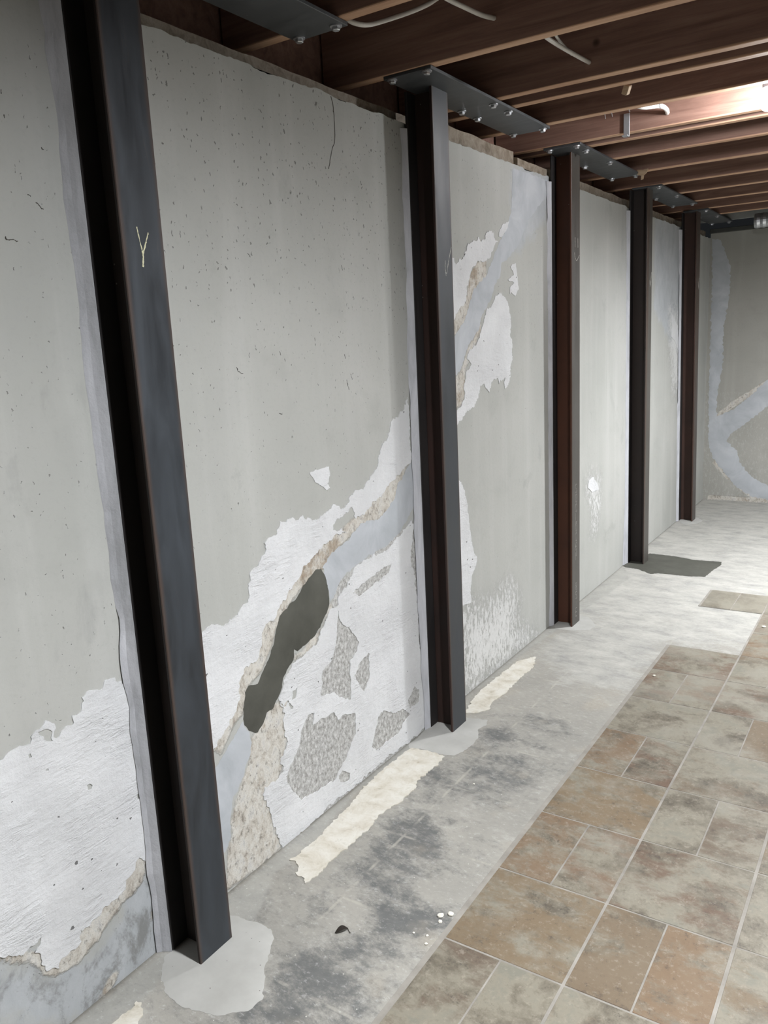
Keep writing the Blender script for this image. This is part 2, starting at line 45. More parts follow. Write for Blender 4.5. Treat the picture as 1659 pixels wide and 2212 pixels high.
# ---------------------------------------------------------------- helpers
class G:
    """small node-graph builder"""
    def __init__(s, name, rough=0.8, spec=0.3, metallic=0.0):
        s.m = bpy.data.materials.new(name); s.m.use_nodes = True
        s.t = s.m.node_tree; s.n = s.t.nodes; s.n.clear()
        s.out = s.n.new('ShaderNodeOutputMaterial'); s.b = s.n.new('ShaderNodeBsdfPrincipled')
        s.t.links.new(s.b.outputs[0], s.out.inputs[0])
        s.set('Roughness', rough); s.set('Specular IOR Level', spec); s.set('Metallic', metallic)
        s.co = s.n.new('ShaderNodeTexCoord')
    def lk(s, sock, v):
        if isinstance(v, bpy.types.NodeSocket): s.t.links.new(v, sock)
        elif isinstance(v, (tuple, list)): sock.default_value = tuple(v) + ((1,) if len(v) == 3 and sock.type == 'RGBA' else ())
        else: sock.default_value = v
    def set(s, k, v): s.lk(s.b.inputs[k], v)
    def obj(s): return s.co.outputs['Object']
    def mapping(s, vec=None, scale=(1, 1, 1), loc=(0, 0, 0), rot=(0, 0, 0)):
        n = s.n.new('ShaderNodeMapping'); s.lk(n.inputs[0], vec or s.obj()); s.lk(n.inputs['Location'], loc)
        n.inputs['Rotation'].default_value = rot; n.inputs['Scale'].default_value = scale; return n.outputs[0]
    def noise(s, vec, scale, detail=4, rough=0.55, dist=0.0, out=0):
        n = s.n.new('ShaderNodeTexNoise'); s.lk(n.inputs['Vector'], vec); n.inputs['Scale'].default_value = scale
        n.inputs['Detail'].default_value = detail; n.inputs['Roughness'].default_value = rough; n.inputs['Distortion'].default_value = dist
        return n.outputs[out]
    def voro(s, vec, scale, feature='F1', rnd=1.0, dim='2D'):
        n = s.n.new('ShaderNodeTexVoronoi'); n.voronoi_dimensions = dim; n.feature = feature
        s.lk(n.inputs['Vector'], vec); n.inputs['Scale'].default_value = scale; n.inputs['Randomness'].default_value = rnd; return n
    def math(s, op, a, b=0.0, c=0.0, clamp=False):
        n = s.n.new('ShaderNodeMath'); n.operation = op; n.use_clamp = clamp
        s.lk(n.inputs[0], a); s.lk(n.inputs[1], b)
        if op in ('MULTIPLY_ADD', 'SMOOTH_MIN', 'SMOOTH_MAX', 'WRAP', 'COMPARE'): s.lk(n.inputs[2], c)
        return n.outputs[0]
    def step(s, v, lo, hi):
        n = s.n.new('ShaderNodeMapRange'); n.interpolation_type = 'SMOOTHSTEP'
        s.lk(n.inputs[0], v); s.lk(n.inputs[1], lo); s.lk(n.inputs[2], hi); return n.outputs[0]
    def lin(s, v, lo, hi, a=0.0, b=1.0):
        n = s.n.new('ShaderNodeMapRange'); s.lk(n.inputs[0], v)
        for i, q in enumerate((lo, hi, a, b)): s.lk(n.inputs[i + 1], q)
        return n.outputs[0]
    def ramp(s, v, stops):
        n = s.n.new('ShaderNodeValToRGB'); e = n.color_ramp.elements; s.lk(n.inputs[0], v)
        while len(e) < len(stops): e.new(0.5)
        for q, (p, c) in zip(e, stops): q.position = p; q.color = tuple(c) + (1,)
        return n.outputs[0]
    def mix(s, f, a, b, mode='MIX'):
        n = s.n.new('ShaderNodeMix'); n.data_type = 'RGBA'; n.blend_type = mode
        s.lk(n.inputs[0], f); s.lk(n.inputs[6], a); s.lk(n.inputs[7], b); return n.outputs[2]
    def xyz(s, vec):
        n = s.n.new('ShaderNodeSeparateXYZ'); s.lk(n.inputs[0], vec); return n.outputs
    def comb(s, x, y, z=0.0):
        n = s.n.new('ShaderNodeCombineXYZ'); s.lk(n.inputs[0], x); s.lk(n.inputs[1], y); s.lk(n.inputs[2], z); return n.outputs[0]
    def vadd(s, a, b, op='ADD'):
        n = s.n.new('ShaderNodeVectorMath'); n.operation = op; s.lk(n.inputs[0], a); s.lk(n.inputs[1], b); return n.outputs[0]
    def vscale(s, a, k):
        n = s.n.new('ShaderNodeVectorMath'); n.operation = 'SCALE'; s.lk(n.inputs[0], a); s.lk(n.inputs['Scale'], k); return n.outputs[0]
    def attr(s, name):
        n = s.n.new('ShaderNodeAttribute'); n.attribute_name = name
        x = s.n.new('ShaderNodeSeparateColor'); s.t.links.new(n.outputs['Color'], x.inputs[0])
        return x.outputs[0], x.outputs[1], x.outputs[2], n.outputs['Alpha']
    def rand(s):
        return s.n.new('ShaderNodeObjectInfo').outputs['Random']
    def bump(s, h, strength=0.5, dist=0.002, normal=None):
        n = s.n.new('ShaderNodeBump'); n.inputs['Strength'].default_value = strength; n.inputs['Distance'].default_value = dist
        s.lk(n.inputs['Height'], h)
        if normal is not None: s.lk(n.inputs['Normal'], normal)
        s.set('Normal', n.outputs[0]); return n.outputs[0]

def link(name, me, mat, parent=None):
    o = bpy.data.objects.new(name, me); COL.objects.link(o)
    if mat is not None and not me.materials: me.materials.append(mat)
    if parent is not None: o.parent = parent
    return o
def obj(name, bm, mat, parent=None, smooth=False, label=None):
    me = bpy.data.meshes.new(name); bm.normal_update(); bm.to_mesh(me); bm.free()
    if smooth:
        for p in me.polygons: p.use_smooth = True
    o = link(name, me, mat, parent)
    if label: o['label'] = label
    return o
def struct(o): o['kind'] = 'structure'; return o
def tag(o, label, cat, group=None):
    o['label'] = label; o['category'] = cat
    if group: o['group'] = group
    return o
def empty(name, loc):
    o = bpy.data.objects.new(name, None); o.empty_display_size = 0.1; COL.objects.link(o); o.location = loc; return o
def box(bm, x0, x1, y0, y1, z0, z1, bev=0.0):
    vs = [bm.verts.new((x, y, z)) for x in (x0, x1) for y in (y0, y1) for z in (z0, z1)]
    fs = [bm.faces.new([vs[i] for i in q]) for q in ((0, 1, 3, 2), (4, 6, 7, 5), (0, 4, 5, 1), (2, 3, 7, 6), (0, 2, 6, 4), (1, 5, 7, 3))]
    if bev:
        es = list({e for f in fs for e in f.edges})
        bmesh.ops.bevel(bm, geom=es, offset=bev, segments=1, affect='EDGES')
    return bm
def tube(bm, pts, r, n=8, taper=None):
    pts = [Vector(p) for p in pts]; rings = []
    up = Vector((0.13, 0.27, 0.95)).normalized()
    for i, p in enumerate(pts):
        d = (pts[min(i + 1, len(pts) - 1)] - pts[max(i - 1, 0)]).normalized()
        a = d.cross(up).normalized(); b = d.cross(a)
        rr = r if taper is None else taper[i]
        rings.append([bm.verts.new(p + rr * (math.cos(t) * a + math.sin(t) * b)) for t in [2 * math.pi * k / n for k in range(n)]])
    for r0, r1 in zip(rings, rings[1:]):
        for k in range(n): bm.faces.new((r0[k], r0[(k + 1) % n], r1[(k + 1) % n], r1[k]))
    bm.faces.new(rings[0][::-1]); bm.faces.new(rings[-1]); return bm
def spline(pts, n=8):
    pts = [Vector(p) for p in pts]; out = []
    P = [pts[0]] + pts + [pts[-1]]
    for i in range(len(pts) - 1):
        a, b, c, d = P[i:i + 4]
        for k in range(n):
            t = k / n
            out.append(0.5 * ((2 * b) + (c - a) * t + (2 * a - 5 * b + 4 * c - d) * t * t + (3 * b - a - 3 * c + d) * t ** 3))
    return out + [pts[-1]]
def lathe(bm, prof, n=16, M=Matrix()):
    rings = [[bm.verts.new(M @ Vector((r * math.cos(2 * math.pi * k / n), r * math.sin(2 * math.pi * k / n), z))) for k in range(n)] for r, z in prof]
    for a, b in zip(rings, rings[1:]):
        for k in range(n): bm.faces.new((a[k], a[(k + 1) % n], b[(k + 1) % n], b[k]))
    bm.faces.new(rings[0][::-1]); bm.faces.new(rings[-1]); return bm

def ragged(poly, amp, seg):
    """split the edges of an outline and push the new points about: torn, chipped edges"""
    out = []; n = len(poly)
    for i in range(n):
        a = np.array(poly[i]); b = np.array(poly[(i + 1) % n]); L = np.linalg.norm(b - a)
        k = max(1, int(L / seg)); nrm = np.array([-(b - a)[1], (b - a)[0]]) / max(L, 1e-6)
        for j in range(k):
            t = j / k; p = a + (b - a) * t
            h = mnoise.fractal(Vector((p[0] * 55, p[1] * 55, 3.1)), 0.8, 2.1, 5)
            p = p + nrm * h * amp * (0.4 if j == 0 else 1.0)
            out.append((float(p[0]), float(p[1])))
    return out
def sdist(P, poly):
    """signed distance of points P (n,2) to a closed outline, positive inside"""
    poly = np.array(poly); d = np.full(len(P), 9.0); ins = np.zeros(len(P), bool)
    for i in range(len(poly)):
        a, b = poly[i], poly[(i + 1) % len(poly)]; e = b - a
        t = np.clip(((P - a) @ e) / max(e @ e, 1e-12), 0, 1)
        d = np.minimum(d, np.hypot(*(P - a - t[:, None] * e).T))
        c = (a[1] > P[:, 1]) != (b[1] > P[:, 1])
        with np.errstate(divide='ignore', invalid='ignore'):
            xi = a[0] + (P[:, 1] - a[1]) * e[0] / (e[1] if abs(e[1]) > 1e-12 else 1e-12)
        ins ^= c & (P[:, 0] < xi)
    return np.where(ins, d, -d)
def soft(P, polys, width):
    v = np.zeros(len(P))
    for q in polys: v = np.maximum(v, np.clip(0.5 + sdist(P, q) / width, 0, 1))
    return v
def sheet(name, parent, outline, holes, at, thick, mat, amp=0.004, seg=0.006, grid=0.035, lump=0.0006, feather=False, label=None):
    """a thin layer lying on a wall or floor: outline and holes in that surface's own two coordinates; at(u, v, h) gives the 3D point h above it"""
    loops = [ragged(outline, amp, seg)] + [ragged(h, amp * 0.6, seg) for h in holes]
    V, E, F = [], [], []
    for L in loops:
        s = len(V); V += L; E += [(s + i, s + (i + 1) % len(L)) for i in range(len(L))]
    nb = len(V)
    A = np.array(outline); lo, hi = A.min(0), A.max(0)
    gu, gv = np.meshgrid(np.arange(lo[0], hi[0], grid), np.arange(lo[1], hi[1], grid)); gp = np.stack([gu.ravel(), gv.ravel()], 1)
    gp = gp + RNG.uniform(-.3, .3, gp.shape) * grid
    keep = sdist(gp, loops[0]) > seg
    for L in loops[1:]: keep &= sdist(gp, L) < -seg
    V += [tuple(map(float, q)) for q in gp[keep]]
    r = delaunay_2d_cdt([Vector(q) for q in V], E, [], 0, 1e-6)
    vs, fs, ov = r[0], r[2], r[3]
    cen = np.array([[sum(vs[i][0] for i in f) / 3, sum(vs[i][1] for i in f) / 3] for f in fs])
    ok = sdist(cen, loops[0]) > 0
    for L in loops[1:]: ok &= sdist(cen, L) < 0
    bm = bmesh.new(); top = []
    vp = np.array([[q[0], q[1]] for q in vs])
    edge = np.abs(sdist(vp, loops[0]))
    for L in loops[1:]: edge = np.minimum(edge, np.abs(sdist(vp, L)))
    for i, q in enumerate(vs):
        h = thick + lump * 2 * mnoise.noise(Vector((q[0] * 18, q[1] * 18, 1.7)))
        if feather: h = 0.0004 + (h - 0.0004) * min(1.0, edge[i] / feather)
        top.append(bm.verts.new(at(q[0], q[1], h)))
    for f, k in zip(fs, ok):
        if k:
            try: bm.faces.new([top[i] for i in f])
            except ValueError: pass
    bmesh.ops.delete(bm, geom=[v for v in bm.verts if not v.link_faces], context='VERTS')
    n0 = Vector(at(0, 0, 1)) - Vector(at(0, 0, 0)); bm.normal_update()
    for f in bm.faces:
        if f.normal.dot(n0) < 0: f.normal_flip()
    for f in bm.faces: f.smooth = True
    be = [e for e in bm.edges if e.is_boundary]
    for e in be: e.smooth = False
    ret = bmesh.ops.extrude_edge_only(bm, edges=be)
    for v in ret['geom']:
        if isinstance(v, bmesh.types.BMVert):
            p = v.co; v.co = p - n0.normalized() * ((p - Vector(at(0, 0, 0))).dot(n0.normalized()) + 0.001)
    bmesh.ops.recalc_face_normals(bm, faces=bm.faces)
    return obj(name, bm, mat, parent, label=label)
def grid_mesh(name, us, vs, at, P_attr):
    """a surface cut fine enough to carry soft wear masks (stored as a point attribute 'wear')"""
    nu, nv = len(us), len(vs); U, Vv = np.meshgrid(us, vs); P = np.stack([U.ravel(), Vv.ravel()], 1)
    co = at(P[:, 0], P[:, 1])
    i = (np.arange(nv - 1)[:, None] * nu + np.arange(nu - 1)[None]).ravel()
    F = np.stack([i, i + 1, i + nu + 1, i + nu], 1)
    me = bpy.data.meshes.new(name); me.vertices.add(len(co)); me.vertices.foreach_set('co', co.astype(np.float32).ravel())
    me.loops.add(F.size); me.loops.foreach_set('vertex_index', F.astype(np.int32).ravel())
    me.polygons.add(len(F)); me.polygons.foreach_set('loop_start', (np.arange(len(F)) * 4).astype(np.int32))
    me.update(calc_edges=True)
    A = P_attr(P)
    a = me.attributes.new('wear', 'FLOAT_COLOR', 'POINT'); a.data.foreach_set('color', A[:, :4].astype(np.float32).ravel())
    if A.shape[1] > 4:
        a = me.attributes.new('agg', 'FLOAT_COLOR', 'POINT'); a.data.foreach_set('color', np.repeat(A[:, 4:5], 4, 1).astype(np.float32).ravel())
    return me

# ---------------------------------------------------------------- materials
def concrete_wall(name='grey concrete', tone=None):
    g = G(name, 0.85, 0.25); p = g.obj(); x, y, z = g.xyz(p)
    u = g.comb(g.math('ADD', x, y), z)
    bare, mort, wash, pitd = g.attr('wear')
    big = g.noise(u, 1.1, 3); mid = g.noise(u, 5.5, 6, 0.6)
    streak = g.noise(g.mapping(u, (8, 0.6, 1)), 1.0, 4, 0.6)
    c = g.ramp(big, [(0.3, (0.365, 0.37, 0.345)), (0.7, (0.455, 0.455, 0.43))])
    c = g.mix(g.math('MULTIPLY', g.step(streak, 0.45, 0.75), 0.35), c, (0.53, 0.53, 0.51))
    c = g.mix(g.math('MULTIPLY', g.step(mid, 0.52, 0.72), 0.3), c, (0.33, 0.335, 0.31))
    c = g.mix(g.math('MULTIPLY', g.step(g.noise(u, 70, 5, 0.7), 0.5, 0.75), 0.18), c, (0.28, 0.28, 0.26))
    blot = g.noise(g.mapping(u, (1.2, 0.8, 1), loc=(7, 3, 0)), 3.6, 8, 0.68, 0.5)
    c = g.mix(g.math('MULTIPLY', g.step(blot, 0.58, 0.70), 0.30), c, (0.26, 0.265, 0.245))
    if tone: c = g.mix(1.0, c, tone, 'MULTIPLY')
    # smeared mortar
    mn = g.noise(g.mapping(u, (1, 1, 1), rot=(0, 0, 0.6)), 9, 6, 0.65, 0.6)
    mf = g.step(g.math('ADD', mort, g.math('MULTIPLY', g.math('SUBTRACT', mn, 0.5), 0.9)), 0.35, 0.65)
    c = g.mix(g.math('MULTIPLY', mf, 0.85), c, g.ramp(g.noise(g.mapping(u, (1.3, .8, 1), rot=(0, 0, -.6)), 7, 10, 0.72, 0.3), [(0.3, (0.34, 0.355, 0.37)), (0.45, (0.40, 0.42, 0.44)), (0.7, (0.48, 0.50, 0.52))]))
    low = g.math('MULTIPLY', mf, g.math('MULTIPLY', g.step(z, 0.42, 0.22), g.step(g.noise(g.mapping(u, (1.3, .8, 1), rot=(0, 0, -.6)), 8, 10, 0.72, 0.3), 0.50, 0.36)))
    c = g.mix(g.math('MULTIPLY', low, 0.8), c, (0.19, 0.19, 0.18))
    # left-over whitewash, patchy
    wn = g.noise(g.mapping(u, (1.5, 0.6, 1)), 34, 12, 0.85, 0.2)
    wf = g.math('MULTIPLY', g.step(g.math('ADD', wn, g.math('MULTIPLY', wash, 0.14)), 0.545, 0.60), g.step(wash, 0.12, 0.5))
    c = g.mix(g.math('MULTIPLY', wf, 0.8), c, g.mix(g.noise(u, 60, 4), (0.60, 0.60, 0.585), (0.74, 0.74, 0.73)))
    an = g.noise(g.mapping(u, (1.2, 0.8, 1), loc=(3, 1, 0)), 75, 10, 0.78); af = g.step(g.attr('agg')[0], 0.4, 0.6)
    c = g.mix(g.math('MULTIPLY', af, 0.95), c, g.ramp(an, [(0.32, (0.11, 0.105, 0.095)), (0.42, (0.28, 0.272, 0.255)), (0.51, (0.43, 0.425, 0.41)), (0.62, (0.64, 0.64, 0.625))]))
    # crumbled, bare strips
    bn = g.noise(u, 24, 8, 0.7); bf = g.step(g.math('ADD', bare, g.math('MULTIPLY', g.math('SUBTRACT', bn, 0.5), 0.8)), 0.42, 0.6)
    bc = g.ramp(g.noise(g.mapping(u, (1.3, 0.8, 1), rot=(0, 0, -0.5)), 19, 12, 0.78, 0.35), [(0.28, (0.12, 0.11, 0.10)), (0.37, (0.30, 0.27, 0.23)), (0.44, (0.49, 0.455, 0.40)), (0.54, (0.62, 0.60, 0.55)), (0.62, (0.50, 0.49, 0.47)), (0.72, (0.27, 0.265, 0.255))])
    bc = g.mix(g.math('MULTIPLY', g.step(g.noise(g.mapping(u, (1, 1, 1), loc=(2, 9, 0)), 6.5, 7, 0.7), 0.52, 0.66), 0.75), bc, g.mix(g.noise(u, 70, 5), (0.16, 0.11, 0.07), (0.42, 0.33, 0.23)))
    bc = g.mix(g.math('MULTIPLY', g.step(g.noise(g.mapping(u, (1.4, .8, 1), rot=(0, 0, -.5)), 45, 10, 0.82), 0.52, 0.62), 0.8), bc, (0.16, 0.145, 0.125))
    c = g.mix(bf, c, bc)
    # blow holes of many sizes
    warp = g.vadd(g.mapping(u, (1, 0.72, 1)), g.vscale(g.noise(u, 55, 4, 0.65, 0, 1), 0.022))
    def pits(scale, thr, k):
        v = g.voro(warp, scale); r = g.xyz(v.outputs['Color'])[0]
        rad = g.math('MULTIPLY', g.math('SUBTRACT', r, g.math('SUBTRACT', 1.0, g.math('MULTIPLY', pitd, thr))), k)
        return g.step(g.math('SUBTRACT', rad, v.outputs['Distance']), -0.01, 0.05)
    pit = g.math('MAXIMUM', pits(15, 0.20, 0.36), g.math('MAXIMUM', pits(36, 0.21, 0.45), pits(80, 0.32, 0.6)))
    pit = g.math('MULTIPLY', pit, g.math('SUBTRACT', 1.0, g.math('MAXIMUM', g.math('MULTIPLY', mf, 0.8), bf)))
    c = g.mix(g.math('MULTIPLY', pit, 0.75), c, (0.13, 0.128, 0.118))
    g.set('Base Color', c)
    h = g.math('ADD', g.math('MULTIPLY', g.noise(u, 60, 6, 0.65), 0.35), g.math('MULTIPLY', bn, g.math('MULTIPLY', bf, 3.0)))
    h = g.math('ADD', h, g.math('ADD', g.math('MULTIPLY', wf, 0.6), g.math('MULTIPLY', pit, -1.6)))
    g.bump(h, 0.6, 0.003); return g.m
def paint_mat():
    g = G('old white wall paint', 0.6, 0.3); p = g.obj(); x, y, z = g.xyz(p); u = g.comb(g.math('ADD', x, y), z)
    n = g.noise(u, 5, 6, 0.6)
    rv = g.mapping(u, (0.8, 2.6, 1), rot=(0, 0, 0.45))
    ridge = g.math('SUBTRACT', 1.0, g.math('MULTIPLY', g.math('ABSOLUTE', g.math('SUBTRACT', g.noise(rv, 13, 6, 0.68, 0.3), 0.5)), 9.0), clamp=True)
    ridge = g.math('MULTIPLY', ridge, g.step(g.noise(u, 9, 3), 0.45, 0.6))
    c = g.mix(g.step(n, 0.35, 0.7), (0.63, 0.635, 0.64), (0.715, 0.72, 0.725))
    v = g.voro(g.vadd(g.mapping(u, (1, 1.3, 1), rot=(0, 0, .4)), g.vscale(g.noise(u, 60, 4, 0.6, 0, 1), 0.02)), 24); r = g.xyz(v.outputs['Color'])[0]
    pit = g.step(g.math('SUBTRACT', g.math('MULTIPLY', g.math('SUBTRACT', r, 0.86), 0.7), v.outputs['Distance']), -0.005, 0.02)
    c = g.mix(g.math('MULTIPLY', pit, 0.85), c, (0.09, 0.088, 0.085))
    c = g.mix(g.math('MULTIPLY', g.step(g.noise(u, 30, 10, 0.78), 0.62, 0.70), 0.45), c, (0.42, 0.415, 0.40))
    g.set('Base Color', c)
    h = g.math('ADD', g.math('MULTIPLY', ridge, 0.28), g.math('ADD', g.math('MULTIPLY', g.noise(u, 42, 7, 0.68), 0.9), g.math('MULTIPLY', pit, -1.0)))
    h = g.math('ADD', h, g.math('MULTIPLY', g.noise(rv, 12, 8, 0.7, 0.3), 0.8))
    g.bump(h, 0.8, 0.005); return g.m
def wet_mat():
    g = G('fresh wet mortar', 0.6, 0.25); u = g.obj(); n = g.noise(u, 8, 5, 0.6)
    g.set('Base Color', g.ramp(n, [(0.3, (0.062, 0.062, 0.052)), (0.7, (0.098, 0.097, 0.082))])); g.bump(g.noise(u, 90, 5, 0.6), 0.25, 0.001); return g.m
def filler_mat():
    g = G('dry crack filler mortar', 0.85, 0.2); u = g.obj(); n = g.noise(u, 6, 6, 0.6, 0.8)
    g.set('Base Color', g.ramp(n, [(0.3, (0.38, 0.40, 0.42)), (0.55, (0.46, 0.48, 0.505)), (0.75, (0.53, 0.55, 0.57))])); g.bump(g.noise(u, 30, 7, 0.6), 0.35, 0.002); return g.m
def fillet_mat():
    g = G('mortar bead', 0.85, 0.2); u = g.mapping(scale=(3, 3, 0.5)); n = g.noise(u, 9, 7, 0.65, 0.5)
    g.set('Base Color', g.ramp(n, [(0.28, (0.33, 0.335, 0.345)), (0.5, (0.46, 0.465, 0.49)), (0.72, (0.56, 0.565, 0.59))])); g.bump(g.noise(g.obj(), 45, 7, 0.7), 0.6, 0.003); return g.m
def pad_mat():
    g = G('pale floor mortar', 0.8, 0.25); u = g.obj(); n = g.noise(u, 7, 6, 0.6)
    c = g.ramp(n, [(0.3, (0.35, 0.345, 0.32)), (0.7, (0.445, 0.44, 0.415))])
    v = g.voro(u, 40); pit = g.step(g.math('SUBTRACT', g.math('MULTIPLY', g.math('SUBTRACT', g.xyz(v.outputs['Color'])[0], 0.93), 0.9), v.outputs[0]), 0, .02)
    g.set('Base Color', g.mix(pit, c, (0.1, 0.1, 0.09))); g.bump(g.noise(u, 50, 6), 0.2, 0.001); return g.m
def cream_mat():
    g = G('cream flooring backing', 0.85, 0.2); u = g.obj(); n = g.noise(u, 16, 8, 0.7, 0.3)
    c = g.ramp(n, [(0.3, (0.40, 0.365, 0.29)), (0.42, (0.54, 0.505, 0.43)), (0.6, (0.63, 0.61, 0.55)), (0.75, (0.48, 0.45, 0.38))])
    f = g.step(g.noise(g.mapping(u, (2, 1, 1), rot=(0, 0, .4)), 30, 9, 0.75), 0.58, 0.68)
    g.set('Base Color', g.mix(g.math('MULTIPLY', f, 0.6), c, (0.36, 0.34, 0.29))); g.bump(n, 0.6, 0.0025); return g.m
def floor_mat():
    g = G('concrete slab with old adhesive', 0.7, 0.35); u = g.obj(); x, y, z = g.xyz(u)
    dark, skim, mort, foot_dark = g.attr('wear')
    n1 = g.noise(u, 3.0, 5, 0.6); c = g.ramp(n1, [(0.3, (0.270, 0.260, 0.233)), (0.7, (0.352, 0.337, 0.299))])
    sm = g.noise(g.mapping(u, (1.0, 1.5, 1), rot=(0, 0, 0.35)), 10, 12, 0.74, 0.15)
    c = g.mix(g.math('MULTIPLY', g.step(sm, 0.50, 0.72), 0.55), c, (0.450, 0.441, 0.407))
    sm2 = g.noise(g.mapping(u, (1.0, 1.4, 1), loc=(5, 2, 0), rot=(0, 0, 0.3)), 9, 13, 0.80, 0.12)
    df = g.step(g.math('ADD', sm2, g.math('MULTIPLY', dark, 0.20)), 0.482, 0.73)
    c = g.mix(g.math('MULTIPLY', df, 0.9), c, g.mix(g.noise(u, 30, 4), (0.063, 0.068, 0.069), (0.143, 0.144, 0.140)))
    warm = g.step(g.noise(u, 5, 4, 0.5), 0.56, 0.7)
    c = g.mix(g.math('MULTIPLY', warm, 0.35), c, (0.374, 0.331, 0.264))
    # ghost of the lifted tile joints
    def joint(v, off, pit): 
        d = g.math('PINGPONG', g.math('ADD', v, off), pit / 2); return g.step(d, 0.006, 0.002)
    gj = g.math('MULTIPLY', g.math('MAXIMUM', joint(x, -TX0 % TPX, TPX), joint(y, -TY0 % TPY, TPY)), g.step(g.noise(u, 12, 5), 0.45, 0.6))
    c = g.mix(g.math('MULTIPLY', gj, 0.45), c, (0.450, 0.426, 0.368))
    sf = g.step(g.math('ADD', skim, g.math('MULTIPLY', g.math('SUBTRACT', sm, 0.5), 1.3)), 0.35, 0.75)
    c = g.mix(g.math('MULTIPLY', sf, 0.88), c, g.ramp(g.noise(g.mapping(u, (1, 1.8, 1), rot=(0, 0, .25)), 7, 10, 0.7, 0.2), [(0.32, (0.270, 0.268, 0.254)), (0.5, (0.390, 0.382, 0.351)), (0.65, (0.465, 0.455, 0.418))]))
    mf = g.step(g.math('ADD', mort, g.math('MULTIPLY', g.math('SUBTRACT', n1, 0.5), 1.0)), 0.35, 0.65)
    c = g.mix(g.math('MULTIPLY', mf, 0.8), c, g.ramp(g.noise(u, 10, 6), [(0.3, (0.277, 0.275, 0.254)), (0.7, (0.374, 0.367, 0.334))]))
    c = g.mix(foot_dark, c, (0.090, 0.085, 0.069))
    sp = g.voro(u, 60); spk = g.step(g.math('SUBTRACT', g.math('MULTIPLY', g.math('SUBTRACT', g.xyz(sp.outputs['Color'])[0], 0.95), 2.5), sp.outputs[0]), 0, .03)
    c = g.mix(g.math('MULTIPLY', spk, 0.8), c, (0.540, 0.521, 0.473))
    fine = g.noise(g.mapping(u, (1, 1.5, 1), rot=(0, 0, .35)), 48, 8, 0.8)
    c = g.mix(g.math('MULTIPLY', g.step(fine, 0.53, 0.66), g.lin(sm2, 0.4, 0.65, 0.15, 0.55)), c, (0.13, 0.135, 0.135))
    c = g.mix(g.math('MULTIPLY', g.step(fine, 0.46, 0.36), 0.35), c, (0.56, 0.555, 0.535))
    g.set('Base Color', c); g.set('Roughness', g.lin(sm2, 0.3, 0.7, 0.75, 0.5))
    g.bump(g.math('ADD', g.noise(u, 45, 7, 0.7), g.math('MULTIPLY', sm, 0.6)), 0.4, 0.002); return g.m
def tile_mat():
    g = G('slate pattern floor tile', 0.5, 0.4); r = g.rand(); p = g.obj()
    off = g.comb(g.math('MULTIPLY', r, 91.0), g.math('MULTIPLY', r, 37.0), g.math('MULTIPLY', r, 13.0))
    u = g.vadd(p, off)
    a = g.noise(u, 6.5, 13, 0.74, 0.2); b = g.noise(g.mapping(u, (1, 1.7, 1), rot=(0, 0, 0.3), loc=(3, 7, 1)), 6.0, 12, 0.74, 0.25); d = g.noise(u, 55, 10, 0.8)
    c = g.ramp(a, [(0.34, (0.085, 0.072, 0.054)), (0.45, (0.152, 0.134, 0.102)), (0.54, (0.226, 0.206, 0.160)), (0.64, (0.188, 0.180, 0.144))])
    hue = g.math('FRACT', g.math('MULTIPLY', r, 7.31))
    warm = g.ramp(hue, [(0.0, (0.117, 0.075, 0.050)), (0.35, (0.142, 0.089, 0.061)), (0.55, (0.199, 0.134, 0.073)), (0.75, (0.170, 0.124, 0.076)), (1.0, (0.117, 0.086, 0.064))])
    amt = g.math('FRACT', g.math('MULTIPLY', r, 3.77))
    wf = g.step(g.math('ADD', b, g.math('MULTIPLY', g.math('SUBTRACT', amt, 0.5), 0.28)), 0.495, 0.66)
    c = g.mix(g.math('MULTIPLY', wf, 0.85), c, warm)
    c = g.mix(g.math('MULTIPLY', g.step(d, 0.53, 0.64), 0.5), c, (0.312, 0.282, 0.226))
    c = g.mix(g.math('MULTIPLY', g.step(g.math('ADD', g.noise(u, 45, 12, 0.85), g.math('MULTIPLY', g.math('SUBTRACT', a, 0.5), -0.35)), 0.535, 0.66), 0.65), c, (0.059, 0.050, 0.041))
    dust = g.noise(g.mapping(g.co.outputs['Object'], (1, 1, 1)), 2.2, 5, 0.6)
    gp = g.n.new('ShaderNodeNewGeometry').outputs['Position']
    dz = g.step(g.math('ADD', g.noise(gp, 4.0, 7, 0.65, 0.4), g.math('MULTIPLY', g.lin(g.xyz(gp)[1], 1.6, 4.4), 0.22)), 0.56, 0.72)
    c = g.mix(g.math('MULTIPLY', dz, 0.38), c, (0.297, 0.279, 0.233))
    g.set('Base Color', c); g.set('Roughness', g.lin(a, 0.3, 0.7, 0.42, 0.6))
    g.bump(g.math('ADD', a, g.math('MULTIPLY', d, 0.3)), 0.25, 0.0025); return g.m
def grout_mat():
    g = G('floor grout', 0.85, 0.2); u = g.obj()
    g.set('Base Color', g.ramp(g.noise(u, 14, 6, 0.6), [(0.3, (0.22, 0.205, 0.18)), (0.7, (0.33, 0.31, 0.275))])); return g.m
